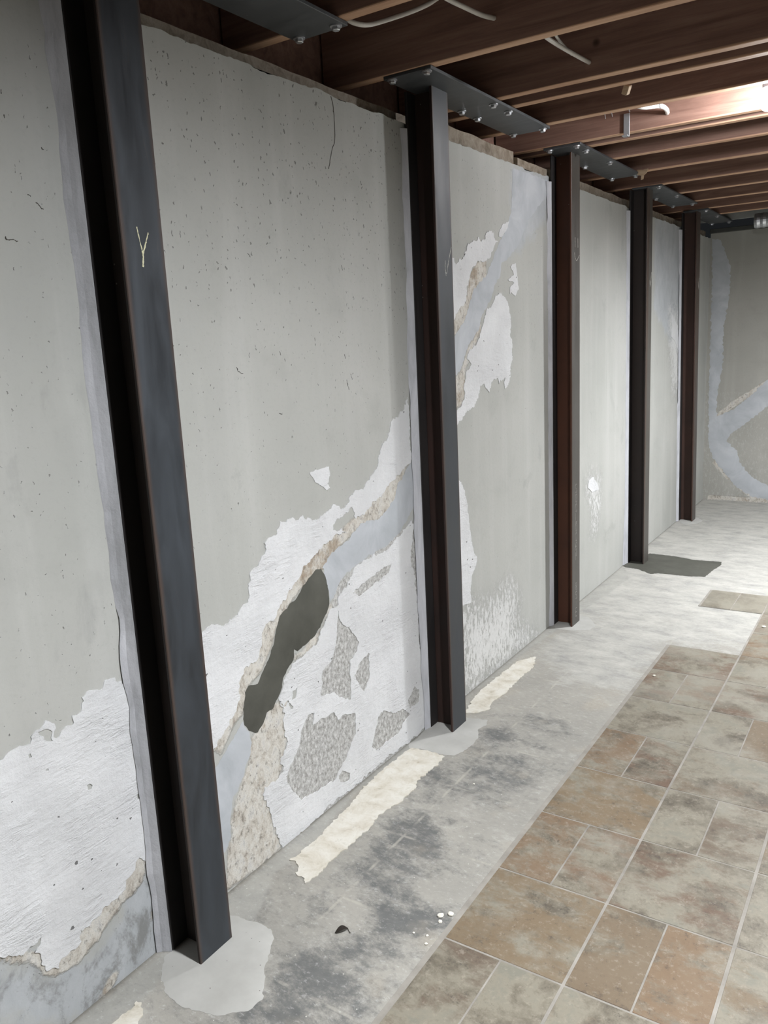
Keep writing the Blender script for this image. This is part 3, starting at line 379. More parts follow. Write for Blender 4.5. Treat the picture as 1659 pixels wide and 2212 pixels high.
def wood_mat(name, a, b, c3, pale=None):
    g = G(name, 0.75, 0.2); u = g.mapping(scale=(0.6, 9, 9)); n = g.noise(u, 3.0, 7, 0.65, 0.8); f = g.noise(g.mapping(scale=(1.5, 60, 60)), 3.0, 4, 0.6)
    c = g.ramp(n, [(0.3, a), (0.5, b), (0.72, c3)])
    k = g.voro(g.obj(), 2.6, dim='3D'); kn = g.step(g.math('SUBTRACT', 0.05, k.outputs[0]), 0, .03)
    c = g.mix(g.math('MULTIPLY', g.step(f, 0.5, 0.7), 0.35), c, a); c = g.mix(kn, c, tuple(q * .35 for q in a))
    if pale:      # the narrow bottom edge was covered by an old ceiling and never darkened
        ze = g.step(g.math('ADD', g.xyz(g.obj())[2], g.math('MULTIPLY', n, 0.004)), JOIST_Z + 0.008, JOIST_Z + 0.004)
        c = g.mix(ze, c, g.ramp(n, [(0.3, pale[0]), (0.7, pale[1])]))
    g.set('Base Color', c); g.bump(g.math('ADD', n, g.math('MULTIPLY', f, 0.5)), 0.35, 0.002); return g.m
def steel_mat(name, a, b, rust, amt, rough=0.5, spec=0.5, metal=0.0, edge=None):
    g = G(name, rough, spec, metal); p = g.obj(); u = g.mapping(scale=(1, 5, 1.1))
    n = g.noise(u, 3.2, 6, 0.6, 0.6); c = g.ramp(n, [(0.3, a), (0.7, b)])
    s = g.noise(g.mapping(scale=(6, 10, 1.6)), 4.0, 8, 0.7, 0.5); c = g.mix(g.step(s, 0.62 - amt, 0.82 - amt), c, rust)
    if edge:
        yy = g.math('ABSOLUTE', g.math('ADD', g.xyz(p)[1], g.math('MULTIPLY', g.math('SUBTRACT', g.noise(g.mapping(scale=(1, 1, .5)), 9, 6, .7), .5), .016)))
        c = g.mix(g.math('MULTIPLY', g.step(yy, 0.040, 0.0515), 0.8), c, edge)
    sp = g.voro(p, 55, dim='3D'); k = g.step(g.math('SUBTRACT', g.math('MULTIPLY', g.math('SUBTRACT', g.xyz(sp.outputs['Color'])[0], 0.9), 1.6), sp.outputs[0]), 0, .05)
    c = g.mix(g.math('MULTIPLY', k, 0.35), c, (0.3, 0.29, 0.27))
    g.set('Base Color', c); g.set('Roughness', g.lin(n, 0.3, 0.7, rough - .08, rough + .12)); g.bump(g.noise(p, 35, 6, 0.6), 0.12, 0.001); return g.m
def plain(name, c, rough=0.7, spec=0.3, metal=0.0, var=0.15, scale=30):
    g = G(name, rough, spec, metal); n = g.noise(g.obj(), scale, 5)
    g.set('Base Color', g.mix(n, tuple(q * (1 - var) for q in c), tuple(min(1, q * (1 + var)) for q in c))); return g.m
def glow(name, c, s):
    g = G(name); g.set('Base Color', (0.9, 0.9, 0.88, 1)); g.set('Emission Color', c); g.set('Emission Strength', s); return g.m
M = dict(wall=concrete_wall(), wall2=concrete_wall('back wall concrete', (0.88, 0.86, 0.83, 1)), paint=paint_mat(), wet=wet_mat(), filler=filler_mat(), fillet=fillet_mat(), pad=pad_mat(), cream=cream_mat(),
         floor=floor_mat(), tile=tile_mat(), grout=grout_mat(),
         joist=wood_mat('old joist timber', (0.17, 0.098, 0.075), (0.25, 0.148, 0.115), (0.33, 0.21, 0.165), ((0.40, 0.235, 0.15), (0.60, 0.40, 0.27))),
         sill=wood_mat('weathered sill timber', (0.17, 0.135, 0.10), (0.28, 0.235, 0.185), (0.38, 0.33, 0.27)),
         deck=wood_mat('subfloor boards', (0.05, 0.03, 0.02), (0.09, 0.055, 0.038), (0.12, 0.08, 0.055)),
         splint=wood_mat('torn pale timber', (0.22, 0.15, 0.09), (0.36, 0.26, 0.17), (0.5, 0.4, 0.28)),
         bolt=plain('zinc bolt', (0.55, 0.56, 0.58), 0.35, 0.5, 0.85), zinc=plain('galvanised strap', (0.42, 0.44, 0.46), 0.45, 0.5, 0.5),
         cable=plain('off white cable sheath', (0.58, 0.55, 0.50), 0.5, 0.4), chalk=plain('yellow chalk', (0.60, 0.58, 0.40), 0.95, 0.1, 0, .25, 200),
         white=plain('white chalk', (0.62, 0.61, 0.56), 0.95, 0.1, 0, .3, 200), faint=plain('rubbed white chalk', (0.30, 0.29, 0.27), 0.95, 0.1, 0, .6, 120), chip=plain('plaster chip', (0.72, 0.69, 0.60), 0.9, 0.2),
         leaf=plain('dry dark leaf', (0.045, 0.036, 0.028), 0.7, 0.3), plate=steel_mat('mill steel plate', (0.05, 0.054, 0.058), (0.09, 0.095, 0.10), (0.085, 0.08, 0.075), 0.0, 0.45, 0.5, 0.2),
         foil=plain('duct foil', (0.6, 0.62, 0.64), 0.3, 0.5, 0.8), rim=plain('pale rim insulation', (0.33, 0.34, 0.33), 0.9), ledge=plain('dusty steel ledge', (0.06, 0.062, 0.055), 0.7),
         socket=plain('grey lamp socket', (0.3, 0.31, 0.32), 0.5, 0.4), crack=plain('dark crack', (0.09, 0.085, 0.075), 0.95))

# ---------------------------------------------------------------- the setting
def wall_attr(P):
    y = P[:, 0]; z = P[:, 1]; a = np.zeros((len(P), 5))
    a[:, 0] = soft(P, DATA['bare'], 0.05); a[:, 4] = soft(P, DATA['agg'], 0.03)
    a[:, 1] = soft(P, DATA['softmortar'], 0.22)
    a[:, 2] = soft(P, DATA['wash'], 0.25)
    base = np.clip(1 - z / 0.05, 0, 1); a[:, 0] = np.maximum(a[:, 0], base * 0.35)
    up = np.clip((z - 0.9) / 1.0, 0, 1)
    a[:, 3] = np.where(y < 1.15, 0.62, np.where(y < 2.43, 0.50 + 0.55 * up, np.where(y < 3.66, 0.42 + 0.3 * up, 0.32)))
    return a
ys = np.concatenate([np.linspace(Y_FRONT, 0.5, 12), np.arange(0.512, Y_BACK + 0.006, 0.012)])
zs = np.concatenate([np.arange(0, WALL_TOP, 0.012), [WALL_TOP]])
def left_at(u, v):
    e = np.array([0.009 * mnoise.fractal(Vector((q * 9, 2, 2)), .7, 2, 5) - .002 if t >= WALL_TOP - 1e-6 else 0.0 for q, t in zip(u, v)])
    return np.stack([np.zeros_like(u), u, v + e], 1)
me = grid_mesh('wall_left', ys, zs, left_at, wall_attr)
bm = bmesh.new(); bm.from_mesh(me); box(bm, -0.34, -0.012, Y_FRONT, Y_BACK + 0.3, -0.2, WALL_TOP - 0.014)
bm.to_mesh(me); bm.free()
wall_left = struct(link('wall_left', me, M['wall']))

def back_attr(P):
    a = np.zeros((len(P), 5)); a[:, 0] = soft(P, DATA['backbare'], 0.04); a[:, 1] = 0.5 * soft(P, DATA['backfill'], 0.2); a[:, 3] = 0.35
    a[:, 2] = 0.25 * (P[:, 1] < 0.9); return a
xs = np.concatenate([np.arange(0, 0.8, 0.012), np.linspace(0.85, X_RIGHT, 20)])
zb = np.concatenate([np.arange(0, 2.12, 0.012), [2.125]])
me = grid_mesh('wall_back', xs, zb, lambda u, v: np.stack([u, np.full_like(u, Y_BACK), v], 1), back_attr)
bm = bmesh.new(); bm.from_mesh(me)
for f in bm.faces: f.normal_flip()
box(bm, 0, X_RIGHT, Y_BACK + 0.012, Y_BACK + 0.3, -0.2, 2.11); bm.to_mesh(me); bm.free()
wall_back = struct(link('wall_back', me, M['wall2']))
for nm, q in (('wall_right', (X_RIGHT, X_RIGHT + 0.2, Y_FRONT, Y_BACK + 0.3, -0.2, 2.43)), ('wall_front', (-0.34, X_RIGHT, Y_FRONT - 0.2, Y_FRONT, -0.2, 2.43))):
    struct(obj(nm, box(bmesh.new(), *q), M['wall']))

def floor_attr(P):
    a = np.zeros((len(P), 4)); d = np.zeros(len(P))
    for x, y, r, s in DATA['dark']: d += s * np.exp(-((P[:, 0] - x) ** 2 + (P[:, 1] - y) ** 2) / (2 * r * r * 0.6))
    a[:, 0] = np.clip(d, -0.8, 1.0) - 0.55 * np.clip((P[:, 1] - 2.3) / 0.6, 0, 1)
    a[:, 1] = np.maximum(soft(P, DATA['skim'], 0.30), np.clip((P[:, 1] - 3.4) / 0.6, 0, 1))
    a[:, 2] = soft(P, DATA['floormortar'], 0.06)
    a[:, 3] = np.clip(1 - P[:, 0] / 0.012, 0, 1) * 0.6  # darker along the foot of the left wall
    return a
xs = np.concatenate([np.arange(0, 0.62, 0.01), np.arange(0.65, 1.4, 0.05), np.linspace(1.5, X_RIGHT, 8)])
yf = np.concatenate([np.linspace(Y_FRONT, 0.35, 10), np.arange(0.36, Y_BACK + 0.005, 0.012), [Y_BACK]])
me = grid_mesh('floor', xs, yf, lambda u, v: np.stack([u, v, np.zeros_like(u)], 1), floor_attr)
bm = bmesh.new(); bm.from_mesh(me); box(bm, -0.3, X_RIGHT, Y_FRONT, Y_BACK + 0.3, -0.25, -0.012); bm.to_mesh(me); bm.free()
floor = struct(link('floor', me, M['floor']))

# layers left on the left wall
on_wall = lambda u, v, h: (h, u, v)
on_back = lambda u, v, h: (u, Y_BACK - h, v)
on_floor = lambda u, v, h: (u, v, h)
for d in DATA['paint']:
    big = len(d['o']) > 20
    sheet('paint_remnant', wall_left, d['o'], d['h'], on_wall, 0.0022, M['paint'], amp=0.009 if big else 0.005, seg=0.005, lump=0.0006, label=d['label'])
FL = ['pale crack filler mortar above the dark patch', 'pale crack filler mortar low beside the nearest post', 'pale crack filler mortar running up the wall past the second post']
for q, lb in zip(DATA['filler'], FL):
    sheet('filler_patch', wall_left, q, [], on_wall, 0.0027, M['filler'], amp=0.007, seg=0.008, lump=0.0005, feather=0.012, label=lb)
sheet('mortar_patch', wall_left, DATA['wet'], [], on_wall, 0.006, M['wet'], amp=0.004, seg=0.008, lump=0.001, feather=0.010, label='dark grey fresh mortar patch in the diagonal crack')
for q in DATA['backfill']:
    sheet('filler_patch', wall_back, q, [], on_back, 0.004, M['filler'], amp=0.012, seg=0.012, lump=0.001, feather=0.015, label='pale crack filler mortar on the back wall')
# a hairline crack at the top of the wall
bm = bmesh.new()
for L in DATA['crackline']: tube(bm, [(0.0004, a, b) for a, b in spline([(0, p[0], p[1]) for p in L], 3) for a, b in [(a.y if hasattr(a, 'y') else a, b)]] if False else [(0.0004, p.y + .002 * mnoise.noise(p * 90), p.z) for p in spline([(0, q[0], q[1]) for q in L], 6)], 0.0009, 5)
obj('hairline_crack', bm, M['crack'], wall_left)
bm = bmesh.new()
for L in DATA['gouge']:
    sp = spline([(0.0002, q[0], q[1]) for q in L], 5); n = len(sp)
    tube(bm, [q + Vector((0, 0.0022 * mnoise.noise(q * 300), 0.0022 * mnoise.noise(q * 310))) for q in sp], 0.002, 5, [0.0005 + 0.0014 * abs(mnoise.noise(q * 210)) for q in sp])
o = obj('gouge_marks', bm, M['crack'], wall_left); o['kind'] = 'stuff'

# layers left on the floor strip
for lb, q in DATA['pads']:
    sheet('mortar_pad', floor, q, [], on_floor, 0.0045, M['wet'] if 'wet' in lb else M['pad'], amp=0.005, seg=0.008, lump=0.0007, feather=0.012, label=lb)
for lb, q in DATA['cream']:
    sheet('backing_strip', floor, q, [], on_floor, 0.0026, M['cream'], amp=0.007, seg=0.005, lump=0.0004, label=lb)

# vinyl tiles: full squares alternating with squares cut into two planks; two are missing at the far end of the first column
def tile_mesh(w, h):
    bm = bmesh.new(); box(bm, -w / 2, w / 2, -h / 2, h / 2, -0.0022, 0.0008, 0.0007)
    me = bpy.data.meshes.new('tile'); bm.to_mesh(me); bm.free(); me.materials.append(M['tile']); return me
GX, GY, GH = 0.0085, 0.0055, 0.0045
full = tile_mesh(TPX - GX, TPY - GY); half = tile_mesh((TPX - GX - GH) / 2, TPY - GY)
for c in range(5):
    for r in range(-5, 10):
        if c == 0 and r in (7, 8): continue
        cx, cy = TX0 + (c + .5) * TPX + (GX / 2 if c == 0 else 0) * 0.3, TY0 + (r + .5) * TPY
        if (c + r) % 2 == 0: spots = [(full, cx)]
        else: spots = [(half, cx - (TPX - GX + GH) / 4), (half, cx + (TPX - GX + GH) / 4)]
        for me, x in spots:
            o = link('tile', me, None, floor); o.location = (x, cy, 0.0030 + random.uniform(-.0002, .0003))
bm = bmesh.new(); y0, y1 = TY0 - 5 * TPY, TY0 + 10 * TPY
box(bm, TX0 - 0.010, TX0 + TPX, y0, TY0 + 7 * TPY, 0.0003, 0.0026, 0.0006); box(bm, TX0 - 0.006, TX0 + TPX, TY0 + 9 * TPY, y1, 0.0003, 0.0026, 0.0006)
box(bm, TX0 + TPX - .004, TX0 + 5 * TPX, y0, y1, 0.0003, 0.0025, 0.0006)
obj('grout_bed', bm, M['grout'], floor)

# mortar beads packed between the posts and the wall
POSTS = [(1.1505, 0.026, 0.0), (2.434, 0.0078, 0.0), (3.664, 0.0078, 0.0), (4.893, 0.008, -0.020), (6.17, 0.009, -0.055)]      # y, gap to the wall, lean
DEPTHS = (0.104, 0.0995, 0.0995, 0.102, 0.103)
FW, TF, TW = 0.105, 0.009, 0.008
# ceiling: boards, joists, sill
bm = bmesh.new(); k = 0; y = Y_FRONT
ceiling = struct(obj('ceiling', box(bmesh.new(), -0.34, X_RIGHT, Y_FRONT, Y_BACK + 0.3, 2.445, 2.50), M['deck']))
x = -0.24
while x < X_RIGHT - 0.15:
    obj('subfloor_board', box(bmesh.new(), x, x + 0.138, -0.7, Y_BACK, 2.425, 2.445, 0.002), M['deck'], ceiling); x += 0.142
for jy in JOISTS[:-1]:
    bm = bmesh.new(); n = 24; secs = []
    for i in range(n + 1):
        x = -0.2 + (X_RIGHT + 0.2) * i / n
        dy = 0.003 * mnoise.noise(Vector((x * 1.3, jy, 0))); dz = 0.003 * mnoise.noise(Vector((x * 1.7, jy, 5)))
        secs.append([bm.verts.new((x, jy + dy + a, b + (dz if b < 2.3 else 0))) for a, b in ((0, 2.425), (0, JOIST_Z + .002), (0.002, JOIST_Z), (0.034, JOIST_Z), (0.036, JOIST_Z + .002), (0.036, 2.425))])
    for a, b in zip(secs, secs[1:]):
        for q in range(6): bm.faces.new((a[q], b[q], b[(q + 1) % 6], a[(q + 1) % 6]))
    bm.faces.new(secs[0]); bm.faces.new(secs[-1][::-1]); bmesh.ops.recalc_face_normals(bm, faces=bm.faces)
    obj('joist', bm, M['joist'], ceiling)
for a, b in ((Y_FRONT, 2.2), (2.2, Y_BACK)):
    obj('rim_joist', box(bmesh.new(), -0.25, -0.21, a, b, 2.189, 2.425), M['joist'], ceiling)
def sill(y0, y1, xf, z1):
    bm = bmesh.new(); n = int((y1 - y0) / 0.04); secs = []
    for i in range(n + 1):
        y = y0 + (y1 - y0) * i / n; e = 0.005 * mnoise.fractal(Vector((y * 7, 1, 2)), .8, 2, 3); f = 0.004 * mnoise.noise(Vector((y * 9, 4, 2)))
        secs.append([bm.verts.new(q) for q in ((-0.26, y, 2.085), (xf + f, y, 2.085), (xf + f, y, z1 - 0.006 + e), (xf - 0.02, y, z1 + e), (-0.26, y, z1))])
    for a, b in zip(secs, secs[1:]):
        for q in range(5): bm.faces.new((a[q], a[(q + 1) % 5], b[(q + 1) % 5], b[q]))
    bm.faces.new(secs[0]); bm.faces.new(secs[-1][::-1]); bmesh.ops.recalc_face_normals(bm, faces=bm.faces)
    obj('sill_plate', bm, M['sill'], wall_left)
sill(Y_FRONT, 2.62, -0.055, 2.145); sill(2.63, 3.30, -0.03, 2.158); sill(3.30, 3.62, -0.012, 2.132); sill(3.70, Y_BACK, -0.04, 2.152)
obj('rim_board', box(bmesh.new(), -0.1, X_RIGHT, 6.80, 6.83, 2.192, 2.425), M['rim'], ceiling, label='pale grey rim board above the back wall')
bm = box(bmesh.new(), 0.0, X_RIGHT, 6.955, 7.15, 2.126, 2.156, 0.003)
obj('sill_ledge', bm, M['ledge'], wall_back, label='dark dusty ledge along the top of the back wall')
bm = bmesh.new()
for x, z, l in ((0.428, 2.189, .014), (0.403, 2.189, .016), (0.491, 2.189, .010), (0.60, 2.189, .018)): tube(bm, [(x, 3.15, z), (x + .003, 3.151, z - l)], 0.0015, 5)
o = obj('nail', bm, M['zinc'], ceiling); o['kind'] = 'stuff'

# ---------------------------------------------------------------- steel posts
FRONTS = [((0.012, 0.0145, 0.018), (0.036, 0.043, 0.052), (0.075, 0.060, 0.048), 0.0), ((0.022, 0.025, 0.029), (0.042, 0.047, 0.055), (0.08, 0.062, 0.05), 0.0),
          ((0.055, 0.050, 0.044), (0.085, 0.080, 0.072), (0.06, 0.05, 0.05), 0.05), ((0.050, 0.046, 0.040), (0.085, 0.078, 0.068), (0.05, 0.045, 0.045), 0.05), ((0.045, 0.038, 0.034), (0.075, 0.064, 0.058), (0.08, 0.045, 0.035), 0.08)]
INNERS = [((0.018, 0.014, 0.013), (0.030, 0.021, 0.018), (0.07, 0.028, 0.016), -0.06), ((0.022, 0.014, 0.012), (0.040, 0.020, 0.016), (0.075, 0.028, 0.016), 0.02),
          ((0.062, 0.026, 0.016), (0.095, 0.038, 0.022), (0.12, 0.05, 0.03), 0.0), ((0.020, 0.016, 0.015), (0.034, 0.025, 0.022), (0.05, 0.03, 0.02), -0.05), ((0.042, 0.024, 0.019), (0.065, 0.036, 0.028), (0.09, 0.045, 0.03), 0.0)]
PLATES = [(0.905, 1.826), (2.240, 3.163), (3.500, 4.392), (4.798, 5.662), (5.985, 6.825)]
LABELS = ['nearest steel post with a blue-grey face and a yellow chalk V mark', 'second steel post from the camera, dark web, with a thin chalk V high up',
          'third steel post with a red-brown rusty web and chalk figures down its face', 'black-webbed steel post standing in the dark wet mortar pad', 'farthest steel post with a brown web, next to the back wall']
def stroke(bm, pts, r, xf):
    tube(bm, [(xf, p[0], p[1]) for p in pts], r, 6)
GLYPH = {'S': [[(.9, .85), (.5, 1), (.1, .8), (.3, .55), (.75, .45), (.9, .2), (.5, 0), (.1, .15)]], 'O': [[(.5, 1), (.1, .75), (.1, .25), (.5, 0), (.9, .25), (.9, .75), (.5, 1)]],
         'L': [[(.2, 1), (.2, 0), (.8, 0)]], '6': [[(.8, .95), (.4, .8), (.15, .35), (.4, 0), (.8, .15), (.8, .45), (.4, .5), (.2, .35)]], 'M': [[(.1, 0), (.15, 1), (.5, .45), (.85, 1), (.9, 0)]],
         '8': [[(.5, .5), (.15, .75), (.5, 1), (.85, .75), (.5, .5), (.1, .25), (.5, 0), (.9, .25), (.5, .5)]], '-': [[(.5, .8), (.5, .2)]], 'E': [[(.85, 1), (.2, 1), (.2, 0), (.85, 0)], [(.2, .5), (.7, .5)]]}
M['shaded_steel'] = steel_mat('shaded back flange steel', (0.014, 0.013, 0.013), (0.026, 0.022, 0.021), (0.05, 0.03, 0.022), -0.04, rough=0.65, spec=0.3)  # back flange steel, its colour darkened to put it in shade
for i, (yc, xb, tilt) in enumerate(POSTS):
    DEP = DEPTHS[i]; root = empty('support_post', (xb + DEP / 2, yc, 0.0)); tag(root, LABELS[i], 'steel post', 'steel posts along the wall')
    mf = steel_mat('steel face %d' % i, *FRONTS[i], rough=0.46, edge=(0.06, 0.038, 0.028)); mi = steel_mat('steel web %d' % i, *INNERS[i], rough=0.65, spec=0.3)
    base = 0.0046; top = PLATE_Z
    def part(name, x0, x1, y0, y1, face=False):
        bm = bmesh.new(); n = 20; secs = []
        b = 0.0016
        prof = [(x0 + b, y0), (x1 - b, y0), (x1, y0 + b), (x1, y1 - b), (x1 - b, y1), (x0 + b, y1), (x0, y1 - b), (x0, y0 + b)]
        for k in range(n + 1):
            z = base + (top - base) * k / n
            secs.append([bm.verts.new((px - root.location.x, py + tilt * z - yc, z)) for px, py in prof])
        for a, c in zip(secs, secs[1:]):
            for q in range(8): bm.faces.new((a[q], a[(q + 1) % 8], c[(q + 1) % 8], c[q]))
        bm.faces.new(secs[0][::-1]); bm.faces.new(secs[-1]); bm.normal_update()
        me = bpy.data.meshes.new(name); me.materials.append(mf); me.materials.append(mi)
        for f in bm.faces: f.material_index = 0 if (face and f.normal.x > 0.3) else 1
        bm.to_mesh(me); bm.free(); return link(name, me, None, root)
    part('front_flange', xb + DEP - TF, xb + DEP, yc - FW / 2, yc + FW / 2, True)
    part('web', xb + TF, xb + DEP - TF, yc - TW / 2, yc + TW / 2)
    mi = M['shaded_steel']; part('back_flange', xb, xb + TF, yc - FW / 2, yc + FW / 2)
    ox, oy = root.location.x, yc
    p0, p1 = PLATES[i]; xa, xc = 0.022, 0.186
    pl = obj('top_plate', box(bmesh.new(), xa - ox, xc - ox, p0 - oy, p1 - oy, PLATE_Z, JOIST_Z - .0005, 0.0012), M['plate'], root, label='flat grey steel plate bolted under the joists')
    for jy in JOISTS:
        if not p0 - 0.01 < jy + 0.018 < p1: continue
        for bx in (xa + 0.022, xc - 0.022):
            if abs(jy + .018 - yc - tilt * 2.1) < 0.07 and bx < xb + DEP + 0.01: continue
            by = min(max(jy + 0.018, p0 + 0.018), p1 - 0.018) + random.uniform(-.004, .004); bm = bmesh.new(); T = Matrix.Translation((bx - ox, by - oy, PLATE_Z)) @ Matrix.Diagonal((1, 1, -1, 1))
            lathe(bm, [(0.0155, -0.0006), (0.0155, 0.0030), (0.0100, 0.0034)], 14, T)
            lathe(bm, [(0.0105, 0.003), (0.0105, 0.0098), (0.0088, 0.0115), (0.002, 0.0118)], 6, T @ Matrix.Rotation(random.uniform(0, 1), 4, 'Z'))
            bmesh.ops.recalc_face_normals(bm, faces=bm.faces)
            obj('bolt', bm, M['bolt'], pl)
    # mortar bead packed between the post and the wall
    pts = DATA['fillet'][i]
    bm = bmesh.new(); secs = []
    zz = np.arange(0.0005, 2.075, 0.03); pz = [p[1] for p in pts][::-1]; py = [p[0] for p in pts][::-1]
    for z in zz:
        e = yc - FW / 2 + tilt * z; yw = min(float(np.interp(z, pz, py)), e - 0.02)
        j = 0.008 * mnoise.fractal(Vector((yc, z * 9, 0.3)), 0.8, 2, 4)
        secs.append([bm.verts.new(q) for q in ((0.0003 if (i == 0 and z > 0.85) or (i == 1 and z > 1.25) or (i == 2 and z < 1.9) or i == 3 or (i == 4 and not 0.9 < z < 1.8) else 0.0043, yw + j, z), (0.0055 + xb * .3, yw + (e - yw) * .45 + j * .5, z), (xb + TF * .8, e - 0.0015, z), (xb + 0.004, e + 0.004, z), (0.0043, e + 0.004, z))])
    for a, b in zip(secs, secs[1:]):
        for q in range(5): bm.faces.new((a[q], a[(q + 1) % 5], b[(q + 1) % 5], b[q]))
    bm.faces.new(secs[0]); bm.faces.new(secs[-1][::-1]); bmesh.ops.recalc_face_normals(bm, faces=bm.faces)
    bmesh.ops.translate(bm, verts=bm.verts, vec=-root.location)
    obj('mortar_bead', bm, M['fillet'], root, label='pale mortar bead sealing the post to the wall')
    xf = xb + DEP - ox
    bm = bmesh.new()
    for L in DATA['chalk%d' % (i + 1)]:
        sp = spline([(0, max(min(q[0], yc + FW / 2 - .006 + tilt * q[1]), yc - FW / 2 + .006 + tilt * q[1]) - oy, q[1]) for q in L], 9)
        r0 = 0.0024 if i == 0 else 0.0020; tube(bm, [(xf + 0.0006 - r0 * .7, p.y + .0008 * mnoise.noise(p * 400), p.z) for p in sp], r0, 6, [r0 * (0.55 + 0.7 * abs(mnoise.noise(p * 260)) + (0.3 if i == 0 and k > len(sp) * .5 else 0)) for k, p in enumerate(sp)])
    obj('chalk_mark', bm, M['chalk'] if i == 0 else M['white'], root, label='yellow chalk V mark' if i == 0 else 'white chalk mark')
    if i == 2:
        for txt, za, zb in (('SOOLOO6M', 0.705, 0.325), ('8S-E', 0.215, 0.040)):
            bm = bmesh.new(); st = (za - zb) / len(txt)
            for k, ch in enumerate(txt):
                for L in GLYPH[ch]:
                    tube(bm, [(xf - 0.0004, p.y, p.z) for p in spline([(0, 0.002 + 0.026 * (a - .5), za - st * k - st * 0.88 * (1 - b)) for a, b in L], 4)], 0.0013, 5)
            o = obj('chalk_figures', bm, M['faint'], root, label='white handwritten figures down the face')

# ---------------------------------------------------------------- lamps
def light_bulb(p, r, watts, flat, label):
    root = empty('light_bulb' if flat == 1 else 'unseen_lamp', p); tag(root, label, 'light bulb' if flat == 1 else 'ceiling lamp')
    bm = bmesh.new()
    if flat == 1:
        prof = [(0.002, -r)] + [(r * math.cos(t), r * math.sin(t)) for t in np.linspace(-1.25, 0.75, 12)] + [(r * .55, r * 1.05), (r * .48, r * 1.35)]; area = 4 * math.pi * r * r
    else:
        prof = [(0.002, -r * flat)] + [(r * math.cos(t), r * flat * math.sin(t)) for t in np.linspace(-1.4, 0, 10)] + [(r, 0.006)]; area = 1.3 * math.pi * r * r
    lathe(bm, prof, 24); bmesh.ops.recalc_face_normals(bm, faces=bm.faces)
    obj('bulb' if flat == 1 else 'diffuser', bm, glow('lit lamp glass', BULB_COLOR, watts / (math.pi * area)), root, True)
    bm = bmesh.new(); h = 2.425 - p[2]
    if flat == 1: prof = [(0.019, r * 1.3), (0.024, r * 1.3 + .008), (0.024, r * 1.3 + .035), (0.045, r * 1.3 + .040), (0.052, r * 1.3 + .058), (0.052, h)]
    else: prof = [(r * .5, 0.007), (r * 1.10, 0.007), (r * 1.16, -0.030), (r * 1.20, -0.030), (r * 1.20, 0.028), (r * .6, 0.032), (r * .55, h)]  # rim hanging below the diffuser is added to shade the wall top
    lathe(bm, prof, 24); bmesh.ops.recalc_face_normals(bm, faces=bm.faces); obj('socket', bm, M['socket'], root, label='grey lamp holder')
for q, lb in zip(BULBS, ('lit bulb in a grey holder between the joists at the right edge', 'round lit ceiling lamp nearer the camera', 'unseen lamp added across the room to brighten the far end')):
    light_bulb(*q, lb)

# ---------------------------------------------------------------- small things
def cable(pts, r, label, mat='cable', cat='cable'):
    bm = bmesh.new(); tube(bm, spline(pts, 8), r, 10); bmesh.ops.recalc_face_normals(bm, faces=bm.faces)
    return tag(obj('electrical_cable', bm, M[mat], None, True), label, cat)
cable([(0.150, 1.832, 2.235), (0.181, 1.835, 2.197), (0.196, 1.860, 2.190), (0.205, 1.90, 2.198), (0.230, 1.96, 2.222), (0.273, 2.02, 2.250), (0.306, 2.06, 2.276), (0.317, 2.12, 2.324), (0.325, 2.16, 2.40)], 0.0058, 'off-white cable drooping under the first joist by the nearest plate')
cable([(0.36, 1.90, 2.30), (0.360, 1.95, 2.264), (0.358, 2.02, 2.257), (0.367, 2.10, 2.257), (0.381, 2.18, 2.256), (0.392, 2.245, 2.262)], 0.0062, 'off-white cable entering a hole in the first wide joist face')
cable([(0.503, 2.272, 2.222), (0.505, 2.33, 2.212), (0.494, 2.52, 2.228), (0.503, 2.70, 2.234)], 0.0062, 'thicker of two crossing cables in the second joist bay')
cable([(0.545, 2.272, 2.226), (0.530, 2.33, 2.216), (0.476, 2.52, 2.252), (0.444, 2.70, 2.270)], 0.0042, 'thinner of two crossing cables in the second joist bay')
M['pipe'] = plain('white cable sheath', (0.80, 0.79, 0.76), 0.4, 0.4)
cable([(0.505, 3.160, 2.205), (0.530, 3.185, 2.197), (0.550, 3.215, 2.200), (0.560, 3.29, 2.216), (0.556, 3.38, 2.230), (0.547, 3.46, 2.236), (0.535, 3.515, 2.236)], 0.0085, 'bright white cable curving into a hole in a joist near the bulb', 'pipe')
bm = box(bmesh.new(), 0.368, 0.392, 3.494, 3.4995, 2.176, 2.262, 0.001); box(bm, 0.368, 0.392, 3.470, 3.4995, 2.173, 2.177, 0.001)
tag(obj('metal_strap', bm, M['zinc']), 'small grey metal strap hanging on a joist face left of the white cable', 'metal strap')
bm = box(bmesh.new(), -0.010, 0.010, -0.012, 0.012, -0.026, 0.004, 0.002); bmesh.ops.rotate(bm, verts=bm.verts, cent=(0, 0, 0), matrix=Matrix.Rotation(0.5, 3, 'Y') @ Matrix.Rotation(0.4, 3, 'X'))
o = obj('wood_stub', bm, M['splint']); o.location = (0.573, 2.862, 2.189); tag(o, 'short wood stub sticking out below the close pair of joists', 'wood scrap')
bm = bmesh.new(); out = [(-.03, .012), (-.022, .026), (.004, .022), (.03, .024), (.022, .006), (.008, -.002), (.004, -.022), (-.006, -.026), (-.004, -.004), (-.02, .0)]
f0 = [bm.verts.new((a, 0, b)) for a, b in out]; f1 = [bm.verts.new((a * .92, 0.012 + 0.004 * math.sin(7 * a * 40), b * .92)) for a, b in out]
bm.faces.new(f0); bm.faces.new(f1[::-1])
for k in range(len(out)): bm.faces.new((f0[k], f0[(k + 1) % len(out)], f1[(k + 1) % len(out)], f1[k]))
bmesh.ops.recalc_face_normals(bm, faces=bm.faces)
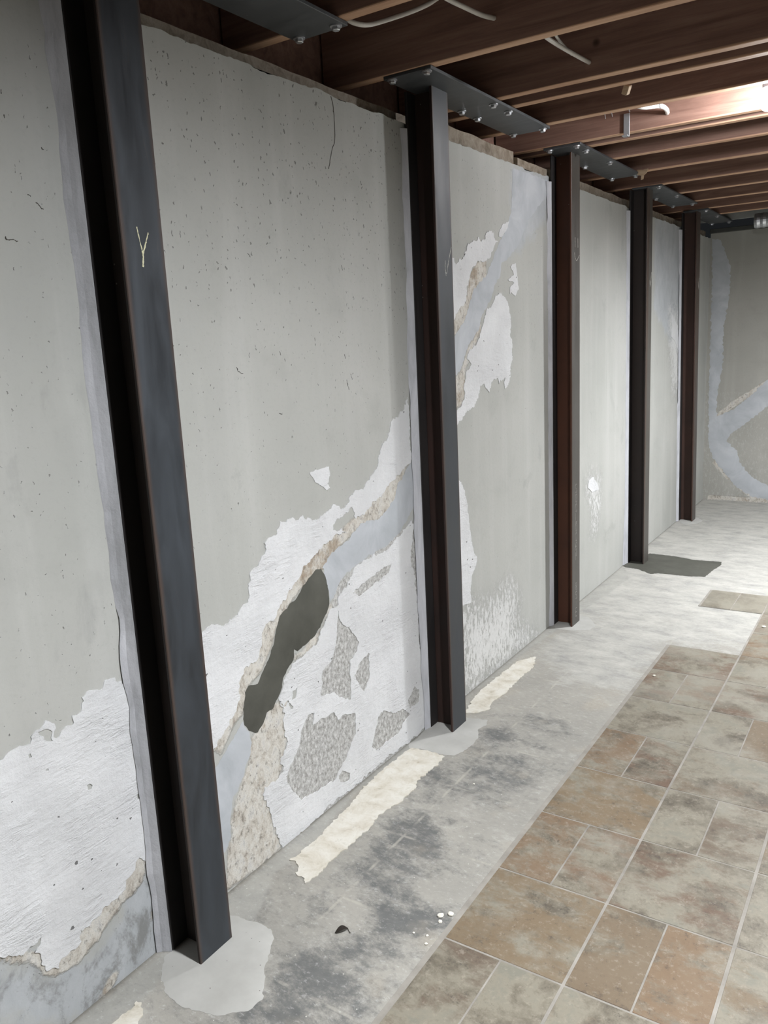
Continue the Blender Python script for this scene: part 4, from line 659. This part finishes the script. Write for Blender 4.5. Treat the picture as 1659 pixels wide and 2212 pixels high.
o = obj('wood_splinter', bm, M['splint']); o.location = (0.205, 4.343, 2.172); tag(o, 'torn pale wood splinter hanging at the joist beside the fourth post', 'wood scrap')
bm = bmesh.new(); n = 26
for k in range(n):
    pass
prof = [(0.050 + (0.004 if k % 2 else 0), 0.02 * k) for k in range(20)]
lathe(bm, [(0.03, -0.004)] + prof, 20, Matrix.Translation((0.375, 6.62, 2.142)) @ Matrix.Rotation(math.pi / 2, 4, 'Y')); bmesh.ops.recalc_face_normals(bm, faces=bm.faces)
tag(obj('foil_duct', bm, M['foil']), 'short ribbed foil duct at the far end of the ceiling, right edge', 'duct')
# a curled leaf and crumbs of plaster on the floor strip
L = DATA['leaf']; bm = bmesh.new(); A, B = np.array(L[0]), np.array(L[4]); rows = []
for k in range(9):
    t = k / 8; c = A + (B - A) * t; wd = 0.0085 * math.sin(math.pi * min(1, t * 0.92 + .06)); n = np.array([-(B - A)[1], (B - A)[0]]); n /= np.linalg.norm(n)
    rows.append([bm.verts.new((c[0] + n[0] * s * wd + .003 * math.sin(t * 3), c[1] + n[1] * s * wd, 0.0022 + 0.006 * abs(s) * math.sin(math.pi * t) + .004 * math.sin(math.pi * t))) for s in (-1, -.5, 0, .5, 1)])
for a, b in zip(rows, rows[1:]):
    for k in range(4): bm.faces.new((a[k], a[k + 1], b[k + 1], b[k]))
r = bmesh.ops.solidify(bm, geom=list(bm.faces), thickness=0.0006)
tube(bm, [(B[0] - .001, B[1], 0.003), (B[0] + .006, B[1] - .006, 0.0024), (B[0] + .014, B[1] - .010, 0.0018)], 0.0008, 5)
tag(obj('dry_leaf', bm, M['leaf']), 'small dark curled leaf lying on the bare floor strip', 'leaf')
def chip(p, r, label, z=0.0, flat=0.45):
    bm = bmesh.new(); bmesh.ops.create_icosphere(bm, subdivisions=2, radius=r)
    for v in bm.verts: v.co *= 1 + 0.5 * mnoise.noise(v.co / r * 1.2 + Vector((p[0] * 90, p[1] * 70, 0))); v.co.z *= flat
    lo = min(v.co.z for v in bm.verts); o = obj('plaster_chip', bm, M['chip']); o.location = (p[0], p[1], z - lo); return tag(o, label, 'plaster chip', 'plaster crumbs on the floor')
CL = ['larger round cream plaster chip beside the tile edge', 'cream plaster chip touching the tile edge, right of the round one', 'thin cream plaster crumb just below the round chip', 'small cream crumb on the strip nearest the tile seam corner', 'cream crumb lowest of the cluster by the tile seam', 'lone cream crumb left of the cluster by the tile seam',
      'white plaster crumb on a brown tile in the middle distance', 'pale round chip on the far tiles at the right edge', 'tiny white crumb on the dark strip near the second post']
for p, r, lb, z in zip(DATA['chips'], (.008, .007, .005, .0035, .004, .003, .006, .009, .003), CL, (0, 0, 0, 0, 0, 0, .0040, .0040, 0)): chip(p, r, lb, z)
